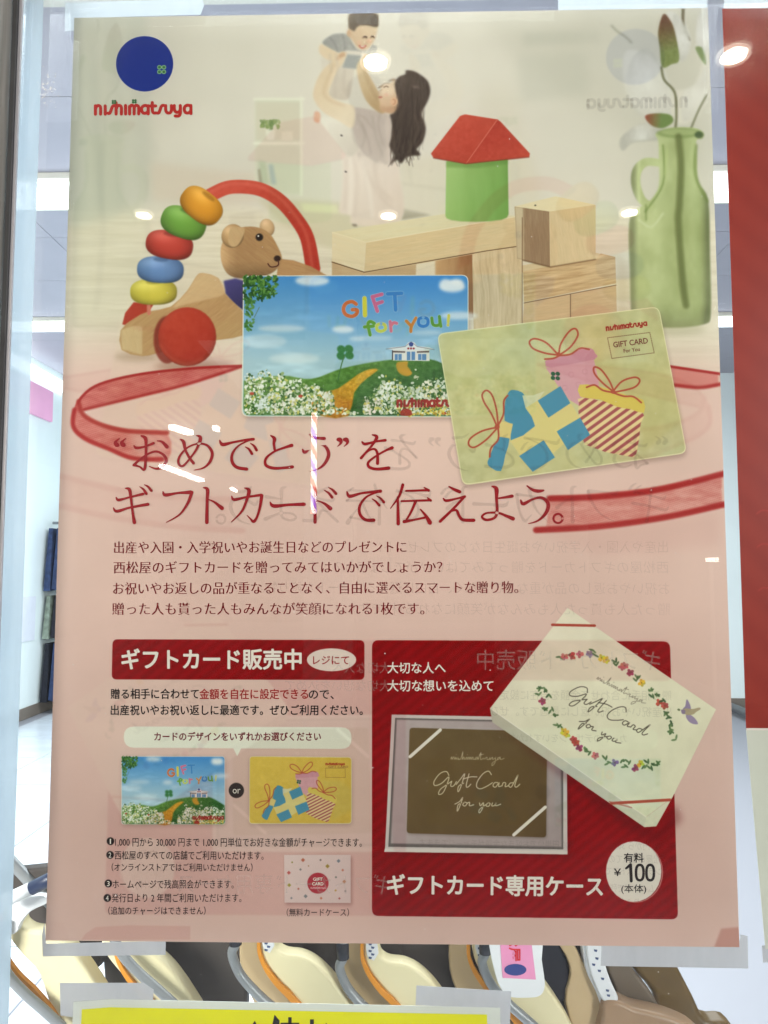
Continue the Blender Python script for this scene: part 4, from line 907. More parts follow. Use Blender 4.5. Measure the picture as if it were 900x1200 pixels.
# ================================================================== window: pane, frame post, clear strip
gm = bpy.data.materials.new('window_glass'); gm.use_nodes = True; nt = gm.node_tree; nt.nodes.remove(nt.nodes['Principled BSDF'])
tr = nt.nodes.new('ShaderNodeBsdfTransparent'); tr.inputs[0].default_value = (.985, 1, .99, 1); gls = nt.nodes.new('ShaderNodeBsdfGlossy'); gls.inputs['Roughness'].default_value = .0; fr = nt.nodes.new('ShaderNodeFresnel'); fr.inputs[0].default_value = 1.45
gl2 = nt.nodes.new('ShaderNodeBsdfGlossy'); gl2.inputs['Roughness'].default_value = .17; gx_ = nt.nodes.new('ShaderNodeMixShader'); gx_.inputs[0].default_value = .22; nt.links.new(gls.outputs[0], gx_.inputs[1]); nt.links.new(gl2.outputs[0], gx_.inputs[2])
mx = nt.nodes.new('ShaderNodeMixShader'); nt.links.new(fr.outputs[0], mx.inputs[0]); nt.links.new(tr.outputs[0], mx.inputs[1]); nt.links.new(gx_.outputs[0], mx.inputs[2]); nt.links.new(mx.outputs[0], nt.nodes['Material Output'].inputs[0])
win = empty('shop_window', (0, -.006, .3), 'large clear shop window pane with the posters taped behind it', 'window')
pane = box('pane', (-.62, -.010, .35), (1.4, -.004, 2.35), gm, win)
alum = mat('brushed_aluminium', (150, 146, 138), .35, .8, var=.25, scale=20, stretch=(8, 8, .6))
darkr = mat('black_rubber', (38, 38, 38), .6, var=.3)
def vpoly(L): return L
fp = empty('window_post', (pt(-40, 600, -.02).x, -.03, .3), 'brushed metal window post at the left edge with a dark seal', 'post')
xs = pt(7, 300, -.012).x
box('post', (xs-.06, -.06, .35), (xs-.0015, -.011, 2.35), alum, fp)
box('seal', (xs, -.016, .35), (xs+.0035, -.011, 2.35), darkr, fp)
box('seal_lip', (xs+.004, -.0135, .35), (xs+.0062, -.011, 2.35), mat('grey_lip', (150, 148, 150), .3, .6), fp)
strip = glassy('frosted_strip', (210, 222, 230), .80, trans=.55)
x0s, x1s = pt(13, 300, 0).x, pt(41.5, 300, 0).x
cs = box('frosted_strip', (x0s, -.002, .35), (x1s, -.001, 2.35), strip); tag(cs, 'tall pale frosted edge strip running down the glass beside the metal post', 'strip')
tapem = glassy('milky_tape', (226, 232, 236), .84, trans=.55)
tapeg = glassy('grey_tape', (204, 203, 206), .86, trans=.30)
def tape(poly, label, m=tapem, Y=.0008, creases=()):
    V = [pt(p[0], p[1], 0) for p in poly]
    o = slab('tape_strip', poly, Y, .0003, m, None, 0, smooth=False); tag(o, label, 'tape', 'tape strips holding the posters')
    return o
tape([(76, 3), (237, -1), (239, 6), (235, 17), (88, 21), (87, 36), (76, 36)], 'pale tape bent round the top left corner of the pink poster')
tape([(654, -2), (829, -3), (829, 10), (654, 12)], 'pale tape along the top right edge of the pink poster', Y=.0006)
tape([(849, -3), (960, -4), (960, 9), (848, 10.5)], 'pale tape along the top edge of the red poster', Y=.0006)
tape([(52, 1082), (53, 1096), (54, 1106), (194, 1103), (194, 1119), (50, 1121), (49, 1096)], 'frosted tape under the bottom left corner of the pink poster', tapeg)
tape([(705, 1104), (866, 1108), (868, 1095), (876, 1097), (877, 1135), (704, 1132)], 'frosted tape under the bottom right corner of the pink poster', tapeg)
tape([(70, 1152), (168, 1152), (180, 1160), (179, 1178), (86, 1176), (85, 1192), (71, 1190)], 'grey tape bent round the top left corner of the yellow sign', tapeg, Y=-.0006)
tape([(488, 1155), (599, 1162), (597, 1215), (585, 1215), (584, 1182), (487, 1178)], 'grey tape bent round the top right corner of the yellow sign', tapeg, Y=-.0006)
tape([(893, 1108), (960, 1106), (960, 1126), (894, 1128)], 'small tape at the bottom edge of the red and grey poster', tapeg)

rd = random.Random(3); V = []; Fc = []
for k in range(170):
    px, py = (rd.uniform(40, 890), rd.uniform(20, 1180)) if k < 110 else (rd.gauss(56, 7), rd.gauss(104, 9)); p = pt(px, py, -.0102); s0 = rd.uniform(.00012, .00035)*(1.6 if k >= 110 else 1); a = rd.uniform(0, 3); b = len(V)
    for i in range(5): an = a+i*1.257; V.append((p.x+s0*math.cos(an)*(1+rd.random()), -.0102, p.z+s0*math.sin(an)*rd.uniform(.5, 1.2)))
    Fc.append([b+i for i in range(5)][::-1])
du = mk('dust', V, Fc, mat('dust_grey', (206, 202, 194), .9)); tag(du, 'fine dust specks on the front of the window glass', 'dust', kind='stuff')
# ================================================================== neighbouring red poster
rp = empty('red_poster', (pt(1000, 1110).x, 0, pt(1000, 1110).z), 'red poster with a grey lower part cut off by the right edge', 'poster')
def redmat():
    m = mat('red_poster_print', (144, 40, 26), .5, var=.06, scale=14, spec=.2); nt = m.node_tree; b = nt.nodes['Principled BSDF']
    tc = nt.nodes.new('ShaderNodeTexCoord'); mp = nt.nodes.new('ShaderNodeMapping'); mp.inputs['Rotation'].default_value = (0, math.radians(45), 0)
    wv = nt.nodes.new('ShaderNodeTexWave'); wv.inputs['Scale'].default_value = 14; wv.inputs['Distortion'].default_value = .3; wv.bands_direction = 'X'
    rr = nt.nodes.new('ShaderNodeValToRGB'); rr.color_ramp.elements[0].color = (*lin_((142, 38, 25)), 1); rr.color_ramp.elements[1].color = (*lin_((148, 43, 29)), 1)
    nt.links.new(tc.outputs['Object'], mp.inputs[0]); nt.links.new(mp.outputs[0], wv.inputs[0]); nt.links.new(wv.outputs[0], rr.inputs[0]); nt.links.new(rr.outputs[0], b.inputs['Base Color']); return m
slab('red_sheet', [(846.5, 10), (1320, 6), (1360, 860), (874.5, 855)], 0, .0004, redmat(), rp, 0, smooth=False)
slab('grey_sheet', [(874.5, 855.5), (1360, 860.5), (1380, 1112), (897, 1112)], 0, .0004, mat('grey_print', (206, 206, 192), .5, var=.05, scale=9, spec=.2), rp, 0, smooth=False)
flat('boundary_line', [(874.5, 853.2), (1360, 858), (1360, 860), (874.6, 855.6)], ink('white_line', (226, 214, 206)), rp, 2)
for k, (x, y, s) in enumerate(((893, 612, 1), (893, 650, .9), (894, 700, .8))):
    flat('faded_mark', band([(x-6*s, y-10*s, 2), (x, y-14*s, 2), (x+10, y-13*s, 2)], None, 3), ink('dull_red', (164, 46, 36)), rp, 2)

# ================================================================== the pink poster
base = pt(455, 1106)
po = empty('poster', (base.x, 0, base.z), 'large pink and cream gift card poster taped behind the glass', 'poster')
gnx, gnz = 24, 34; V = []; Fc = []
for j in range(gnz+1):
    for i in range(gnx+1): V.append((-W_/2+W_*i/gnx, 0, ZC-H_/2+H_*j/gnz))
for j in range(gnz):
    for i in range(gnx): a = j*(gnx+1)+i; Fc.append((a, a+1, a+gnx+2, a+gnx+1))
paper = mk('paper', V, Fc, PRINT, po); adduv(paper.data)
back = mk('backing_sheet', [(-W_/2, .0004, ZC-H_/2), (W_/2, .0004, ZC-H_/2), (W_/2, .0004, ZC+H_/2), (-W_/2, .0004, ZC+H_/2)], [(0, 1, 2, 3)], mat('paper_back', (220, 214, 204), .7), po)
lv = [1]
def cut(name, poly, parent=po, lvl=1, label=None):
    LAY['n'] += 1; o = flat(name, poly, PRINT, parent, lvl+LAY['n']*.006, uv=True)
    if label: o['label'] = label
    return o
def child(name, polys, parent, lvl): return [cut(name, p, parent, lvl) for p in polys]
PL = po
wm = cut('printed_woman', sm(c1([(540, 640), (600, 640), (560, 430), (650, 405), (760, 430), (815, 545), (760, 690), (785, 800), (745, 990), (600, 1040), (590, 1000)])) if False else sm(SKIRT), PL, 1, 'mother lifting the child')
cut('hair', sm(HAIR, n=4), wm, 2); cut('face', sm(WFACE, n=3), wm, 2)
cdp = cut('printed_child', sm(CH_body), PL, 1); cut('head', sm(CH_head), cdp, 2)
cut('printed_shelf', [(299, 115), (355, 115), (355, 228), (299, 226)])
vp = cut('printed_jug', sm(VASE, n=4)); cut('handle', band(HANDLE), vp, 2); cut('leaf', sm(LEAF1), vp, 2)
cut('printed_block', P_TOP, label='long plank block, top face'); bl = cut('printed_block', P_FR, label='long plank block'); cut('end_face', P_END, bl, 2)
bl = cut('printed_block', GC, lvl=2, label='green round block'); rf = cut('printed_block', ROOF_L, lvl=3, label='red roof shaped block'); cut('right_face', ROOF_R, rf, 4)
cb = cut('printed_block', CUBE_L, lvl=3, label='wooden cube block'); cut('left_face', CUBE_D, cb, 3); cut('top_face', CUBE_T, cb, 4)
cut('printed_block', SLAB, lvl=2, label='flat block under the cube')
cut('printed_block', [(614, 355), (668, 345), (668, 378), (612, 386)], label='lowest block, left'); cut('printed_block', [(669, 345), (722, 334), (723, 374), (669, 378)], label='lowest block, right')
cut('printed_block', [(553, 290), (611, 290), (612, 385), (555, 386)], label='upright block below the plank')
ty = cut('printed_toy_car', sm(BODY, n=2)); cut('wheel', WHEEL, ty, 3); cut('hoop', band(ARC), ty, 2)
for k, (cx, cy, rx, ry, ro, c) in enumerate(BEADS): cut('bead', sell(cx, cy, rx*.98, ry*.95, ro), ty, 3+k)
br = cut('printed_bear', sm(HEAD), PL, 3); cut('ear', EAR, br, 4)
cut('printed_ribbon', sm([(284, 427), (233, 429), (167, 436), (117, 448), (93, 466), (90, 484), (120, 476), (160, 468), (220, 452)], n=3), PL, 1)
cut('printed_ribbon', [(644, 582), (760, 570), (842, 554), (842, 596), (740, 615), (632, 624)], PL, 1)
g1 = cut('printed_gift_card', CARD1, PL, 5, 'gift card with blue sky and meadow'); g2 = cut('printed_gift_card', CARD2, PL, 6, 'yellow gift card with wrapped parcels')
for P_ in (k6([(540, 597), (700, 494), (770, 615), (616, 717)]), k6([(410, 986), (582, 875), (662, 996), (505, 1097)]), k7([(65, 770), (210, 685), (272, 792), (135, 886)])): cut('parcel_face', P_, g2, 7)
cut('striped_parcel', k7([(204, 600), (230, 560), (585, 640), (586, 720), (560, 905), (505, 924), (240, 852), (202, 680)]), g2, 7)
h1 = homog([(285, 323), (549, 322), (549, 489), (283, 488)], [(142.5, 886), (263.5, 886), (264, 966), (142, 966)]); h2 = homog([(512, 391), (772, 359), (805, 531), (542, 569)], [(292.5, 886), (412, 887), (412, 965), (292, 965)])
cut('printed_gift_card', ap(h1, CARD1), PL, 2, 'small picture of the meadow gift card'); cut('printed_gift_card', ap(h2, CARD2), PL, 2, 'small picture of the yellow gift card')
pn1 = cut('red_panel', PAN1, PL, 2, 'narrow red panel at the left'); pn2 = cut('red_panel', PAN2, PL, 2, 'large red panel at the right')
cut('white_oval', PILL_OVAL, pn1, 3); pill = cut('speech_bubble', PILL, PL, 2); cut('round_badge', DOT, PL, 2)
cs1 = cut('printed_card_case', CASE, pn2, 3); cut('brown_card', BROWN, pn2, 4)
bx = cut('printed_floral_box', BTOP, PL, 6); cut('box_side', BSIDE, bx, 6.5)
cut('price_disc', PRICE, pn2, 4)
c2 = cut('printed_card_case', CASE2, PL, 2); cut('red_disc', DISC2, c2, 3)
for x, y in BUL: cut('bullet', ell(x, y, 4.4, 4.6), PL, 2)
emb = cut('emblem_disc', EMB, PL, 2, 'blue emblem disc')

DR = ink('crimson_ink', (152, 14, 24)); DR2 = ink('dark_crimson_ink', (124, 14, 24)); BK = ink('dark_ink', (34, 24, 24)); WH = ink('white_ink', (232, 224, 210)); LR = ink('logo_red_ink', (176, 34, 28)); GN = ink('clover_green_ink', (60, 104, 62))
# logo lettering
lg = flat('logo_lettering', None, LR, PL, 3, polys=[band(s_) for s_ in wordmark_strokes((110.5, 134), (225.5, 133.3))]); GHOSTS.append(lg)
flat('logo_clover', None, GN, lg, 3.2, polys=[ell(p[0], p[1], r, r, 0, 10) for p, r in clovers((110.5, 134), (225.5, 133.3))])
# headline, brush strokes traced character by character
def q1(P): return [(125+p[0]/5.143, 500+p[1]/5.143, p[2]/5.143*1.25) for p in P]
def q2(P): return [(280+p[0]/5, 500+p[1]/5, p[2]/5*1.25) for p in P]
def q3(P): return [(440+p[0]/3.75, 550+p[1]/3.75, p[2]/3.75*1.3) for p in P]
HL = [
 [q1([(78, 72, 5), (62, 84, 10), (54, 98, 18), (62, 109, 23), (66, 112, 20)]), q1([(116, 72, 5), (100, 84, 10), (92, 98, 18), (100, 109, 23), (104, 112, 20)])],
 [q1([(166, 116, 8), (180, 128, 14), (225, 122, 10), (284, 100, 13)]), q1([(210, 56, 9), (234, 70, 18), (238, 110, 14), (236, 190, 13), (228, 258, 14), (200, 242, 9), (166, 232, 14)]), q1([(164, 232, 14), (200, 200, 11), (250, 165, 10), (300, 150, 11), (345, 172, 13), (360, 208, 15), (338, 242, 15), (300, 254, 11), (258, 240, 5)]), q1([(306, 86, 5), (335, 92, 12), (364, 122, 19)])],
 [q1([(444, 76, 6), (464, 92, 17), (475, 140, 13), (498, 185, 13), (524, 220, 15)]), q1([(542, 54, 6), (566, 68, 18), (545, 130, 12), (500, 195, 10), (458, 238, 12), (434, 222, 12), (438, 185, 12), (480, 132, 9), (540, 105, 9), (600, 110, 12), (636, 155, 15), (624, 210, 14), (585, 248, 9), (528, 262, 4)])],
 [q1([(682, 84, 8), (700, 108, 18), (760, 95, 11), (830, 82, 12), (886, 76, 14)]), q1([(872, 78, 7), (800, 112, 9), (760, 160, 13), (756, 210, 15), (785, 245, 16), (844, 256, 17)]), q1([(836, 122, 4), (858, 136, 11), (876, 164, 14)]), q1([(866, 100, 4), (888, 116, 11), (904, 142, 14)])],
 [q2([(186, 52, 6), (208, 70, 17), (205, 100, 13), (210, 136, 12)]), q2([(310, 110, 17), (270, 122, 12), (210, 145, 10), (160, 185, 12), (158, 225, 14), (200, 243, 15), (260, 242, 13), (314, 236, 16)])],
 [q2([(412, 46, 5), (440, 64, 12), (470, 68, 13), (500, 70, 17)]), q2([(373, 134, 8), (386, 150, 16), (420, 125, 11), (470, 105, 10), (508, 118, 14), (526, 165, 17), (500, 220, 14), (460, 250, 8), (416, 263, 3)])],
 [q2([(582, 76, 18), (592, 78, 22), (598, 90, 16), (593, 103, 9), (578, 116, 4)]), q2([(620, 76, 18), (630, 78, 22), (636, 90, 16), (631, 103, 9), (616, 116, 4)])],
 [q2([(722, 90, 9), (740, 102, 14), (800, 88, 10), (858, 80, 14)]), q2([(782, 48, 7), (808, 62, 16), (780, 110, 11), (745, 150, 10), (716, 184, 14)]), q2([(720, 180, 8), (760, 142, 8), (795, 132, 11), (812, 160, 13), (812, 216, 15)]), q2([(898, 124, 16), (860, 140, 11), (800, 175, 10), (758, 210, 12), (765, 238, 14), (810, 249, 14), (878, 243, 17)])],
 [q1([(58, 426, 6), (72, 442, 14), (130, 428, 10), (220, 406, 14)]), q1([(42, 490, 6), (62, 510, 15), (140, 488, 11), (250, 468, 16)]), q1([(114, 372, 6), (138, 380, 16), (148, 440, 13), (158, 520, 13), (168, 578, 18)]), q1([(200, 362, 4), (222, 378, 11), (240, 404, 14)]), q1([(228, 350, 4), (250, 362, 11), (270, 386, 14)])],
 [q1([(340, 392, 6), (355, 412, 17), (430, 400, 11), (508, 396, 20)]), q1([(514, 396, 16), (490, 460, 14), (440, 530, 9), (360, 577, 4)])],
 [q1([(583, 368, 6), (608, 380, 18), (606, 450, 15), (604, 577, 18)]), q1([(612, 438, 5), (650, 455, 11), (696, 492, 20)])],
 [q1([(754, 420, 7), (770, 440, 15), (840, 425, 11), (932, 412, 14)]), q2([(134, 404, 17), (124, 470, 13), (106, 530, 12), (86, 556, 15), (68, 540, 8), (48, 520, 4)]), q1([(832, 370, 6), (858, 384, 18), (845, 440, 14), (815, 510, 11), (752, 575, 4)])],
 [q2([(183, 442, 6), (205, 465, 18), (290, 458, 13), (382, 455, 18)])],
 [q2([(422, 356, 6), (446, 370, 16), (446, 460, 14), (446, 560, 16)]), q2([(455, 432, 5), (500, 450, 12), (536, 480, 20)]), q2([(500, 373, 4), (525, 388, 11), (546, 414, 14)]), q2([(525, 357, 4), (548, 370, 11), (569, 393, 14)])],
 [q2([(633, 382, 7), (650, 408, 17), (720, 390, 11), (830, 378, 16)]), q2([(820, 382, 7), (750, 410, 10), (710, 460, 13), (708, 510, 14), (740, 545, 15), (790, 548, 17)]), q2([(780, 423, 4), (802, 438, 10), (822, 461, 13)]), q2([(806, 406, 4), (830, 420, 10), (849, 443, 13)])],
 [q3([(120, 68, 10), (104, 118, 9), (66, 172, 3)]), q3([(98, 122, 7), (99, 180, 10), (100, 240, 12)]), q3([(134, 95, 7), (226, 92, 8)]), q3([(214, 80, 4), (234, 93, 10)]), q3([(114, 140, 7), (242, 136, 8)]), q3([(228, 125, 4), (243, 137, 9)]), q3([(176, 142, 10), (155, 190, 8), (132, 228, 6)]), q3([(126, 230, 12), (170, 222, 8), (226, 210, 8)]), q3([(198, 176, 5), (222, 205, 10), (239, 234, 16)])],
 [q3([(323, 76, 5), (345, 88, 10), (370, 99, 12)]), q3([(298, 128, 5), (312, 138, 10), (360, 128, 7), (392, 120, 10)]), q3([(390, 121, 9), (345, 170, 9), (284, 229, 10)]), q3([(328, 186, 5), (355, 180, 9), (368, 205, 10), (385, 222, 11), (432, 224, 12)])],
 [q3([(512, 75, 5), (531, 86, 14), (532, 130, 10), (534, 190, 10), (520, 215, 9), (485, 222, 9), (468, 208, 8), (490, 192, 7), (540, 192, 8), (575, 205, 10), (604, 217, 14)]), q3([(534, 128, 5), (565, 124, 8), (600, 118, 12)])],
 [q3([(666, 73, 5), (690, 90, 10), (715, 96, 12), (738, 93, 7)]), q3([(638, 136, 6), (650, 152, 12), (690, 132, 8), (730, 125, 10), (758, 150, 13), (750, 190, 12), (715, 225, 7), (672, 239, 3)])],
 [q3([(802+20*math.cos(a), 216+20*math.sin(a), 7.5) for a in [i*math.pi/8 for i in range(17)]])]]
hd = None
hroot = bpy.data.objects.new('headline', None); COL.objects.link(hroot); hroot.parent = po
for c in HL:
    o = flat('headline_character', None, DR, hroot, 7.5, polys=[band(s_, None, 6) for s_ in c]); GHOSTS.append(o)
# body copy
M = dict(mincho=True, off=-.012)
text('body_text_line', '出産や入園・入学祝いやお誕生日などのプレゼントに', 134, 476, 641.5, 15.6, DR2, PL, slope=-.002, **M)
text('body_text_line', '西松屋のギフトカードを贈ってみてはいかがでしょうか？', 133.5, 518, 665, 15.6, DR2, PL, slope=-.002, **M)
text('body_text_line', 'お祝いやお返しの品が重なることなく、自由に選べるスマートな贈り物。', 133, 607, 689.5, 15.8, DR2, PL, slope=-.003, **M)
text('body_text_line', '贈った人も貰った人もみんなが笑顔になれる1枚です。', 132, 497, 713.5, 15.8, DR2, PL, slope=-.001, **M)
text('panel_text', 'ギフトカード販売中', 143, 353, 772.5, 25.5, WH, pn1, off=.022)
text('oval_text', 'レジにて', 367, 409, 773.5, 11.8, DR, pn1, off=.012)
text('intro_text', '贈る相手に合わせて', 130, 233, 813, 13, BK, PL, off=.010)
text('intro_text', '金額を自在に設定できる', 234, 361, 813.2, 13, ink('red_ink', (166, 34, 34)), PL, off=.012)
text('intro_text', 'ので、', 362, 391, 813.4, 13, BK, PL, off=.010)
text('intro_text', '出産祝いやお祝い返しに最適です。ぜひご利用ください。', 130, 425, 832, 13, BK, PL, off=.010)
text('bubble_text', 'カードのデザインをいずれかお選びください', 181, 376, 863, 11, ink('plum_ink', (118, 30, 42)), pill, off=.016)
text('badge_text', 'or', 272.8, 281.8, 926.5, 11.5, WH, PL, latin=True, vc=.27, ghost=False)
text('note_line', '1,000 円から 30,000 円まで 1,000 円単位でお好きな金額がチャージできます。', 135, 424, 986.5, 11.4, BK, PL, slope=.002)
text('note_line', '西松屋のすべての店舗でご利用いただけます。', 134.5, 309, 1002, 11.2, BK, PL, slope=.002)
text('note_line', '（オンラインストアではご利用いただけません）', 131, 296, 1016, 10.2, BK, PL, slope=.002)
text('note_line', 'ホームページで残高照会ができます。', 132, 274, 1036, 11.2, BK, PL)
text('note_line', '発行日より 2 年間ご利用いただけます。', 131, 283, 1052, 11.2, BK, PL)
text('note_line', '（追加のチャージはできません）', 127, 241, 1067, 10.2, BK, PL)
text('case_caption', '（無料カードケース）', 336, 409, 1069, 10, BK, PL)
for (x, y), s in zip(BUL, '1234'): text('bullet_number', s, x-(.6 if s == '1' else 1.5), x+(.7 if s == '1' else 1.6), y+.2, 8.5, WH, PL, latin=True, ghost=False)
text('panel_text', '大切な人へ', 454, 522, 782.5, 14.2, WH, pn2, off=.012)
text('panel_text', '大切な想いを込めて', 454, 578, 803.5, 14.4, WH, pn2, off=.012)
text('panel_text', 'ギフトカード専用ケース', 454, 706, 1036.5, 25.5, WH, pn2, slope=.008, off=.022)
text('price_text', '有料', 731, 754, 1005, 12, BK, pn2, off=.016)
text('price_text', '¥', 719.5, 727.5, 1022, 12, BK, pn2, latin=True, off=.01)
flat('price_text', None, BK, pn2, 6, polys=[band([(733.5, 1017.5, 2.6), (738.8, 1013, 3.4)], None, 0), band([(738.8, 1013, 3.6), (739.6, 1032.3, 3.6)], None, 0)]+[band([(x+4.4*math.copysign(abs(math.cos(a))**.8, math.cos(a)), 1022.4+9*math.copysign(abs(math.sin(a))**.8, math.sin(a)), 3.1) for a in [i*math.pi/10 for i in range(21)]], None, 2, False) for x in (749.6, 761.8)])
text('price_text', '(本体)', 728, 757, 1041, 10.5, BK, pn2, off=.008)
text('card_text', 'GIFT CARD', 0, 0, 0, 9.2, ink('card_brown_ink', (120, 62, 48)), g2, angle_pts=[k7([(416, 234)])[0], k7([(629, 207)])[0]], latin=True, lvl=8, ghost=False, bold=.02)
text('card_text', 'For You', 0, 0, 0, 6.2, ink('card_brown_ink', (120, 62, 48)), g2, angle_pts=[k7([(480, 272)])[0], k7([(580, 260)])[0]], latin=True, lvl=8, ghost=False, bold=.02)
text('card_text', 'GIFT CARD', 385, 408, 898.5, 3.6, ink('card_brown_ink', (120, 62, 48)), PL, latin=True, ghost=False)
text('case_text', 'GIFT', 367, 378, 1030, 5, WH, c2, latin=True, ghost=False, off=.02); text('case_text', 'CARD', 366, 379, 1035.5, 5, WH, c2, latin=True, ghost=False, off=.02)
# lettering of the back to back sheet, faint and reversed through the paper
GH = ink('show_through', (96, 60, 60), .105); GHW = ink('show_through_pale', (226, 210, 200), .16)
bt = bpy.data.objects.new('show_through', None); COL.objects.link(bt); bt.parent = po
def lum(o):
    c = o.data.materials[0].node_tree.nodes['Principled BSDF'].inputs['Base Color'].default_value; return c[0]+c[1]+c[2]
for o in GHOSTS:
    me = o.data.copy()
    if 'n1' in o:                       # one layer of the shifted copies is enough for the faint reversed print
        bm = bmesh.new(); bm.from_mesh(me); bm.verts.ensure_lookup_table(); bmesh.ops.delete(bm, geom=bm.verts[o['n1']:], context='VERTS'); bm.to_mesh(me); bm.free(); del o['n1']
    for v in me.vertices: v.co.x = -v.co.x; v.co.y -= .00028
    me.materials.clear(); me.materials.append(GHW if lum(o) > 1.5 else GH)
    me.flip_normals(); g = bpy.data.objects.new('reversed_lettering', me); COL.objects.link(g); g.parent = bt; g.matrix_parent_inverse = Matrix.Translation(-po.location)

# ================================================================== yellow sign at the bottom
ys = empty('yellow_sign', (pt(330, 1300).x, -.0005, pt(330, 1300).z), 'bright yellow sign with a white border at the bottom edge', 'sign')
slab('border_sheet', [(86, 1174), (130, 1171), (586, 1181), (592, 1400), (76, 1400)], -.0008, .0004, mat('white_paper', (222, 224, 216), .5, var=.03, spec=.2), ys, 0, smooth=False)
flat('yellow_field', [(96.5, 1182), (130, 1179.5), (570.5, 1188), (575, 1400), (86, 1400)], mat('yellow_print', (236, 230, 10), .5, var=.03, spec=.2), ys, 20)
for pl in ([(293, 1204), (299, 1195), (303, 1204)], [(318, 1206), (322, 1188), (328, 1195), (327, 1206)], [(329, 1197.5), (351, 1197.5), (351, 1201), (329, 1201)], [(338, 1191), (342, 1191), (342, 1206), (338, 1206)], [(363.5, 1193.5), (368, 1193.5), (368, 1206), (363.5, 1206)], [(382, 1197), (388, 1206), (382, 1206)]):
    flat('black_lettering', pl, ink('black_ink', (24, 22, 24)), ys, 22)

# ================================================================== nested shopping carts with child seats
cream = mat('cream_plastic', (222, 212, 172), .38, var=.04, scale=9); tan = mat('tan_plastic', (190, 166, 128), .4, var=.06, scale=9); orange = mat('orange_edge', (214, 140, 40), .4, var=.08)
greym = mat('grey_tube', (142, 146, 148), .3, .2, var=.06); darkm = mat('dark_seat', (62, 56, 52), .7, var=.12, scale=14); blackm = mat('black_grip', (36, 38, 46), .45); whitep = mat('white_plastic', (226, 228, 230), .4)
sticker = mat('sticker_white', (214, 216, 218), .4); sblue = mat('sticker_blue', (70, 84, 120), .5)
YC = .33
def off(P, d): return [(p[0]+d[0], p[1]+d[1])+tuple(p[2:]) for p in P]
SHELL = [(305, 1085), (320, 1088), (323, 1108), (327, 1115), (336, 1119.5), (352, 1121.5), (369, 1129.5), (386, 1145), (398, 1161), (406, 1173), (424, 1205), (440, 1260), (380, 1280), (360, 1220), (344, 1171), (329, 1153), (313, 1133), (306, 1118), (304, 1102)]
RIM = [(304, 1082, 3.8), (303, 1104, 4), (304, 1118, 4.4), (311, 1135, 5.2), (324, 1153, 6.4), (342, 1171, 7.6), (362, 1196, 8.6), (380, 1230, 9)]
TUBE = [(277, 1082), (276.5, 1104), (272, 1117), (277, 1133), (286, 1148), (305, 1168), (330, 1190), (352, 1212), (372, 1245)]
BACK = [(296, 1050), (440, 1052), (470, 1110), (476, 1180), (460, 1225), (330, 1220), (306, 1120)]
LINER = [(286, 1080), (306, 1080), (306, 1118), (320, 1148), (345, 1180), (370, 1230), (330, 1230), (290, 1160), (280, 1120)]
def cart(k, so, ro, to, label, dy=0., clamp=True, liner=True, lab=True, back=BACK):
    Y = YC+dy; c = pt(330+so[0], 1200+so[1], Y)
    e = empty('shopping_cart', (c.x, c.y, 0), label, 'shopping cart', 'nested shopping carts behind the glass')
    slab('seat_back', sm(off(back, so), n=2), Y+.05, .02, darkm, e, .004)
    if liner: slab('seat_liner', sm(off(LINER, (ro[0], ro[1])), n=3), Y+.028, .012, tan, e, .003)
    slab('seat_shell', sm(off(SHELL, so), n=3), Y, .024, cream, e, .0075, 5, lean=.02)
    slab('edge_trim', band(off(RIM, ro), None, 5), Y-.003, .006, orange, e, .0012)
    tube('frame_tube', [pt(p[0], p[1], Y-.012) for p in off(TUBE, to)], .0055, greym, e)
    if clamp:
        a, b = off(TUBE, to)[0], off(TUBE, to)[1]; a = (b[0]-1, b[1]-16); b = (b[0]-.5, b[1]+3)
        tube('tube_clamp', [pt(*a, Y-.012), pt(*b, Y-.012)], .0072, blackm, e)
    if lab:
        s = slab('sticker', off([(307, 1088), (319, 1089), (321.5, 1108), (316, 1117), (309, 1112), (307, 1104)], so), Y-.001, .0008, sticker, e, 0, smooth=False)
        for q in range(5): slab('sticker_mark', off([(310+q % 2*3, 1096+q*4), (314+q % 2*3, 1097+q*4), (313+q % 2*3, 1099+q*4), (310+q % 2*3, 1098.5+q*4)], so), Y-.0016, .0004, sblue, s, 0, smooth=False)
    return e
cz = cart(0, (-300, -28), (-303, -8), (-274, -2), 'leftmost cart with a cream child seat and white handle with a navy grip', -.02, clamp=False, liner=False, lab=False, back=[(298, 1050), (420, 1052), (430, 1100), (418, 1160), (395, 1165), (360, 1140), (330, 1122), (318, 1112)])
slab('white_tray', sm([(8, 1064), (30, 1052), (50, 1050), (56, 1058), (36, 1068), (24, 1082), (20, 1092), (10, 1094)], n=3), YC-.026, .01, whitep, cz, .002)
tube('rear_tube', [pt(8, 1004, YC+.03), pt(36, 1034, YC+.03), pt(70, 1070, YC+.03)], .0068, greym, cz)
tube('handle', [pt(-6, 1061, YC-.05), pt(40, 1039.5, YC-.05)], .0072, whitep, cz); tube('grip', [pt(37, 1041, YC-.05), pt(80, 1020, YC-.05)], .0076, mat('navy_grip', (40, 50, 76), .4), cz)
cart(1, (-187, -9), (-168, 2), (-140, -26), 'second cart from the left, seen just under the left tape', 0, clamp=False, liner=False, lab=False)
cart(2, (0, 0), (0, 0), (0, 0), 'cart with cream seat and orange trim above the middle of the yellow sign', 0)
cart(3, (122, 9), (121, 7), (126, 16), 'cart with orange edge trim and black tube clamp, just left of the pink tag', .01)
cd_ = cart(4, (250, 6), (246, 5), (293, 10), 'cart whose frame tube carries the pink and white tag', .02)
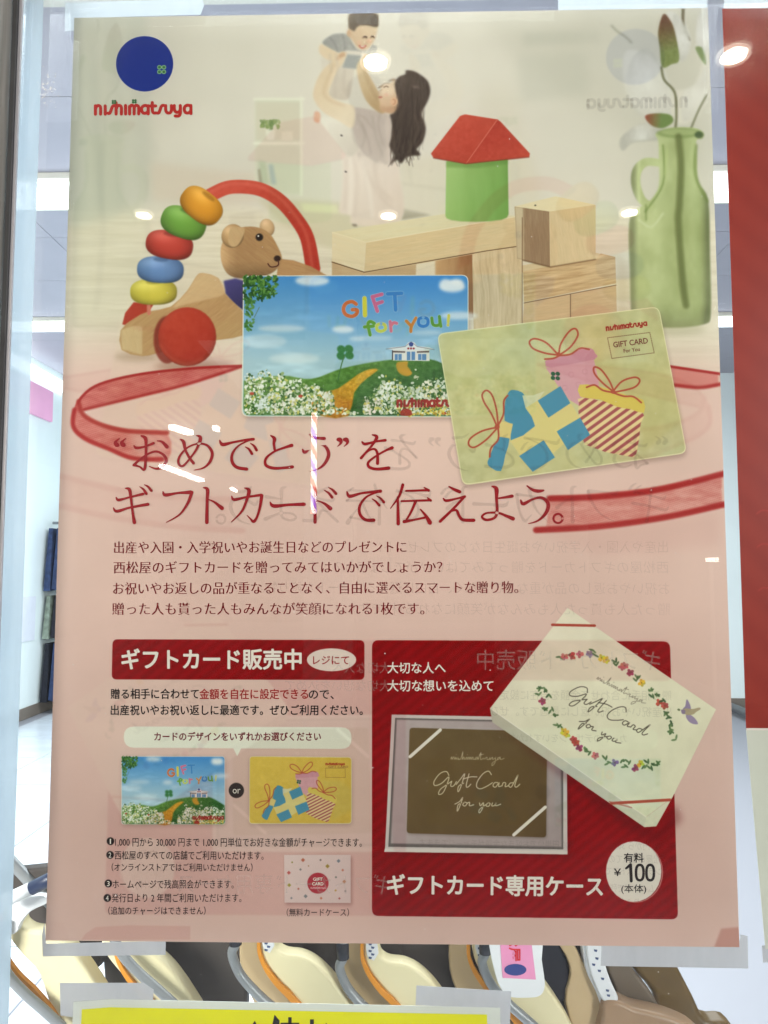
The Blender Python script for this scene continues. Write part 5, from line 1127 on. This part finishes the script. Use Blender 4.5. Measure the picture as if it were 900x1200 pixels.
# last cart, brown seat
def k9(P): return [(640+x/3.4615, 1080+y/3.4615) for x, y in P]
ev = pt(740, 1200, YC+.03); ce_ = empty('shopping_cart', (ev.x, ev.y, 0), 'rightmost cart with a tan shell and olive brown seat', 'shopping cart', 'nested shopping carts behind the glass')
slab('seat_hole', sm(k9([(-60, 60), (30, 60), (80, 140), (97, 210), (94, 290), (60, 330), (-20, 320), (-70, 250)]), n=3), YC+.048, .02, mat('navy_black', (20, 22, 34), .6), ce_, .004)
slab('side_shell', sm(k9([(20, 40), (80, 40), (150, 165), (205, 270), (240, 370), (260, 520), (150, 520), (80, 330), (100, 215), (80, 140)]), n=3), YC+.042, .03, tan, ce_, .005, 4)
slab('white_edge', sm(k9([(150, 60), (168, 60), (172, 180), (205, 275), (238, 340), (236, 380), (205, 290), (160, 190)]), n=3), YC+.036, .02, whitep, ce_, .002)
slab('label_strip', sm(k9([(165, 60), (228, 60), (232, 110), (245, 190), (268, 255), (296, 325), (236, 328), (200, 262), (172, 180)]), n=3), YC+.03, .02, sticker, ce_, .003)
for x, y in ((200, 118), (205, 150), (192, 175), (215, 200), (228, 232), (248, 280), (252, 300)):
    slab('label_mark', k9([(x-6, y-5), (x+8, y-3), (x+6, y+6), (x-4, y+3)]), YC+.0295, .0004, sblue, ce_, 0, smooth=False)
slab('seat_rim', sm(k9([(236, 330), (300, 328), (360, 356), (450, 376), (540, 405), (620, 450), (640, 520), (240, 520), (230, 380)]), n=3), YC+.026, .03, mat('brown_plastic', (150, 122, 94), .35, var=.1), ce_, .006, 4)
slab('seat_side', sm(k9([(228, 60), (360, 80), (352, 190), (420, 280), (480, 400), (380, 370), (300, 325), (268, 250), (240, 180)]), n=3), YC+.06, .02, mat('grey_brown_plastic', (104, 92, 78), .35, var=.15), ce_, .005, 4)
slab('seat_back', sm(k9([(330, 60), (470, 60), (535, 185), (600, 310), (650, 402), (740, 412), (760, 480), (500, 480), (430, 290), (345, 185)]), n=3), YC+.075, .03, mat('olive_brown_plastic', (96, 76, 40), .35, var=.15), ce_, .008, 4)
# pink tag
tg = slab('hanging_tag', sm([(576, 1090), (632, 1090), (635, 1125), (638.5, 1150), (637, 1162), (631, 1168), (620, 1169.5), (600, 1169), (590, 1163), (580, 1140)], n=3), YC-.03, .004, whitep, None, .001); tag(tg, 'white plastic tag with a pink label hanging between two carts', 'tag')
slab('pink_label', [(585, 1090), (621, 1090), (628, 1148), (589, 1146)], YC-.0306, .0003, mat('pink_label', (232, 150, 190), .5, var=.05), tg, 0, smooth=False)
slab('blue_oval', ell(604, 1136.5, 13, 6.8), YC-.0312, .0003, mat('blue_oval', (52, 66, 134), .5), tg, 0, smooth=False)
def tag_text(body, A, B, em, m, Y):
    V, Fc = glyphs(body, .02); mn, mx = V[:, 0].min(), V[:, 0].max(); A, B = np.array(A, float), np.array(B, float); d = (B-A)/np.linalg.norm(B-A); n = np.array([d[1], -d[0]])
    P = A+np.outer((V[:, 0]-mn)/(mx-mn), B-A)+np.outer((V[:, 1]-.38)*em, n)
    o = mk('tag_text', [tuple(pt(p[0], p[1], Y)) for p in P], Fc, m, tg); fixn(o.data)
tag_text('西松屋', (603, 1075), (603.5, 1127), 15, mat('tag_red', (214, 40, 50), .5), YC-.0313)
tag_text('こども用', (617, 1088), (618, 1124), 4.5, mat('tag_red', (214, 40, 50), .5), YC-.0313) if False else None

# ================================================================== lamps of the arcade behind the viewer, mirrored in the glass
YG = -.010
def mirror_at(px, py, z=None, dist=None):
    d = ray(px, py); t = (YG-CAM.y)/d.y; P = CAM+d*t; r = Vector((d.x, -d.y, d.z))
    t2 = (z-P.z)/r.z if z is not None else dist/r.length
    return P+r*t2
lit = mat('lit_diffuser', (255, 246, 226), .5, emit=60.0); lit2 = mat('lit_tube_outside', (250, 250, 250), .5, emit=22.0)
ZO = 2.95
co = box('arcade_ceiling', (-6, -17, ZO+.02), (6, -.75, ZO+.08), mat('arcade_ceiling_board', (96, 94, 92), .8, var=.05, scale=3)); tag(co, kind='structure')
for (px, py, r, lb) in ((440, 72, .041, 'round ceiling downlight nearest the window, straight behind the viewer'), (861, 64, .042, 'round ceiling downlight nearest the window, to the right'), (455, 253, .037, 'round ceiling downlight in the second row, middle'), (168, 252, .036, 'round ceiling downlight in the second row, left'), (738, 249, .038, 'round ceiling downlight in the second row, right')):
    c = mirror_at(px, py, ZO+.006); e = empty('downlight', (c.x, c.y, ZO), lb, 'ceiling lamp', 'round downlights mirrored in the glass')
    V = [(c.x+r*math.cos(a), c.y+r*math.sin(a), c.z) for a in [i*math.pi/12 for i in range(24)]]; mk('diffuser', V, [list(range(24))[::-1]], lit, e)
    V2 = []; F2 = []
    for i in range(24):
        a = i*math.pi/12
        for rr, z in ((r*1.06, c.z+.003), (r*1.30, c.z-.003), (r*1.34, ZO+.017)): V2.append((c.x+rr*math.cos(a), c.y+rr*math.sin(a), z))
    for i in range(24):
        j = (i+1) % 24
        for q in range(2): F2.append([i*3+q, j*3+q, j*3+q+1, i*3+q+1])
    mk('ring', V2, F2, mat('lamp_ring_glow', (255, 244, 224), .3, emit=3.0), e, True)  # ring glow is emission, standing in for light spilling from the diffuser
for (a_, b_, wd, lb) in (((201, 503), (223, 510), .045, 'long tube lamp far along the arcade ceiling, upper reflection'), ((190, 548), (236, 565), .06, 'long tube lamp far along the arcade ceiling, lower reflection'), ((250, 504), (256, 506), .02, 'short tube lamp beside the long ones'), ((271, 574), (277, 577), .03, 'short distant tube lamp over the walkway')):
    A, B = mirror_at(*a_, ZO-.08), mirror_at(*b_, ZO-.08); A = Vector((A.x, max(A.y, -30), A.z)); B = Vector((B.x, max(B.y, -30), B.z))
    e = empty('tube_lamp', tuple((A+B)/2), lb, 'ceiling lamp', 'tube lamps over the arcade')
    d = (B-A).normalized(); n = Vector((-d.y, d.x, 0))*wd; mk('lit_tube', [A-n, B-n, B+n, A+n, A-n+Vector((0, 0, .06)), B-n+Vector((0, 0, .06)), B+n+Vector((0, 0, .06)), A+n+Vector((0, 0, .06))], [(0, 1, 2, 3), (7, 6, 5, 4), (0, 4, 5, 1), (1, 5, 6, 2), (2, 6, 7, 3), (3, 7, 4, 0)], lit2, e)
plm = mat('pillar_tile', (206, 202, 194), .5, var=.06, scale=2)  # pillars added behind the viewer to put pale bands into the reflection
for (px, wd, dist, lb) in ((388, .16, 4.6, 'slim pale pillar added across the arcade for a mirrored band left of the middle'), (632, .34, 5.6, 'wide pale pillar added across the arcade for a mirrored band right of the middle')):
    c = mirror_at(px, 640, dist=dist); e = empty('mirror_band_pillar', (c.x, c.y, 0), lb, 'pillar', 'pillars added for mirrored bands')
    box('shaft', (c.x-wd, c.y-.2, .12), (c.x+wd, c.y+.2, ZO), plm, e); box('plinth', (c.x-wd-.03, c.y-.23, 0), (c.x+wd+.03, c.y+.23, .119), mat('plinth_stone', (120, 110, 104), .5), e)
c = mirror_at(835, 656, dist=5.0); e = empty('wall_light', (c.x, c.y, c.z), 'small rectangular light box mirrored near the right poster edge', 'light'); box('light_box', (c.x-.032, c.y-.03, c.z-.015), (c.x+.032, c.y+.03, c.z+.015), mat('light_box_lit', (255, 250, 244), .5, emit=15), e); box('bracket', (c.x-.01, c.y-.03, 0), (c.x+.01, c.y-.01, c.z-.028), plm, e)
# lit striped pole
pt0, pt1 = mirror_at(368, 484, dist=3.2), mirror_at(366, 603, dist=3.2)
pe = empty('striped_pole', (pt0.x, pt0.y, pt1.z), 'lit white, red and blue striped pole mirrored in the glass', 'pole')
hgt = pt0.z-pt1.z; cols = [mat('pole_white', (255, 250, 250), .5, emit=17), mat('pole_red', (255, 150, 130), .5, emit=12), mat('pole_white', (255, 250, 250), .5, emit=17), mat('pole_blue', (140, 130, 255), .5, emit=14)]
R_, NS, NT = .0145, 20, 60
for ci in range(4):
    V = []; Fq = []
    for j in range(NT+1):
        for q in range(NS//4+1):
            a = (q/(NS//4)+ci)*math.pi/2+j/NT*math.pi*6; V.append((pt0.x+R_*math.cos(a), pt0.y+R_*math.sin(a), pt1.z+hgt*j/NT))
    w4 = NS//4+1
    for j in range(NT):
        for q in range(w4-1): Fq.append((j*w4+q, j*w4+q+1, (j+1)*w4+q+1, (j+1)*w4+q))
    mk('stripe', V, Fq, cols[ci], pe, True)
for z in (pt0.z, pt1.z-.03): tube('cap', [(pt0.x, pt0.y, z), (pt0.x, pt0.y, z+.03)], R_*1.2, mat('chrome', (190, 190, 195), .25, 1), pe)
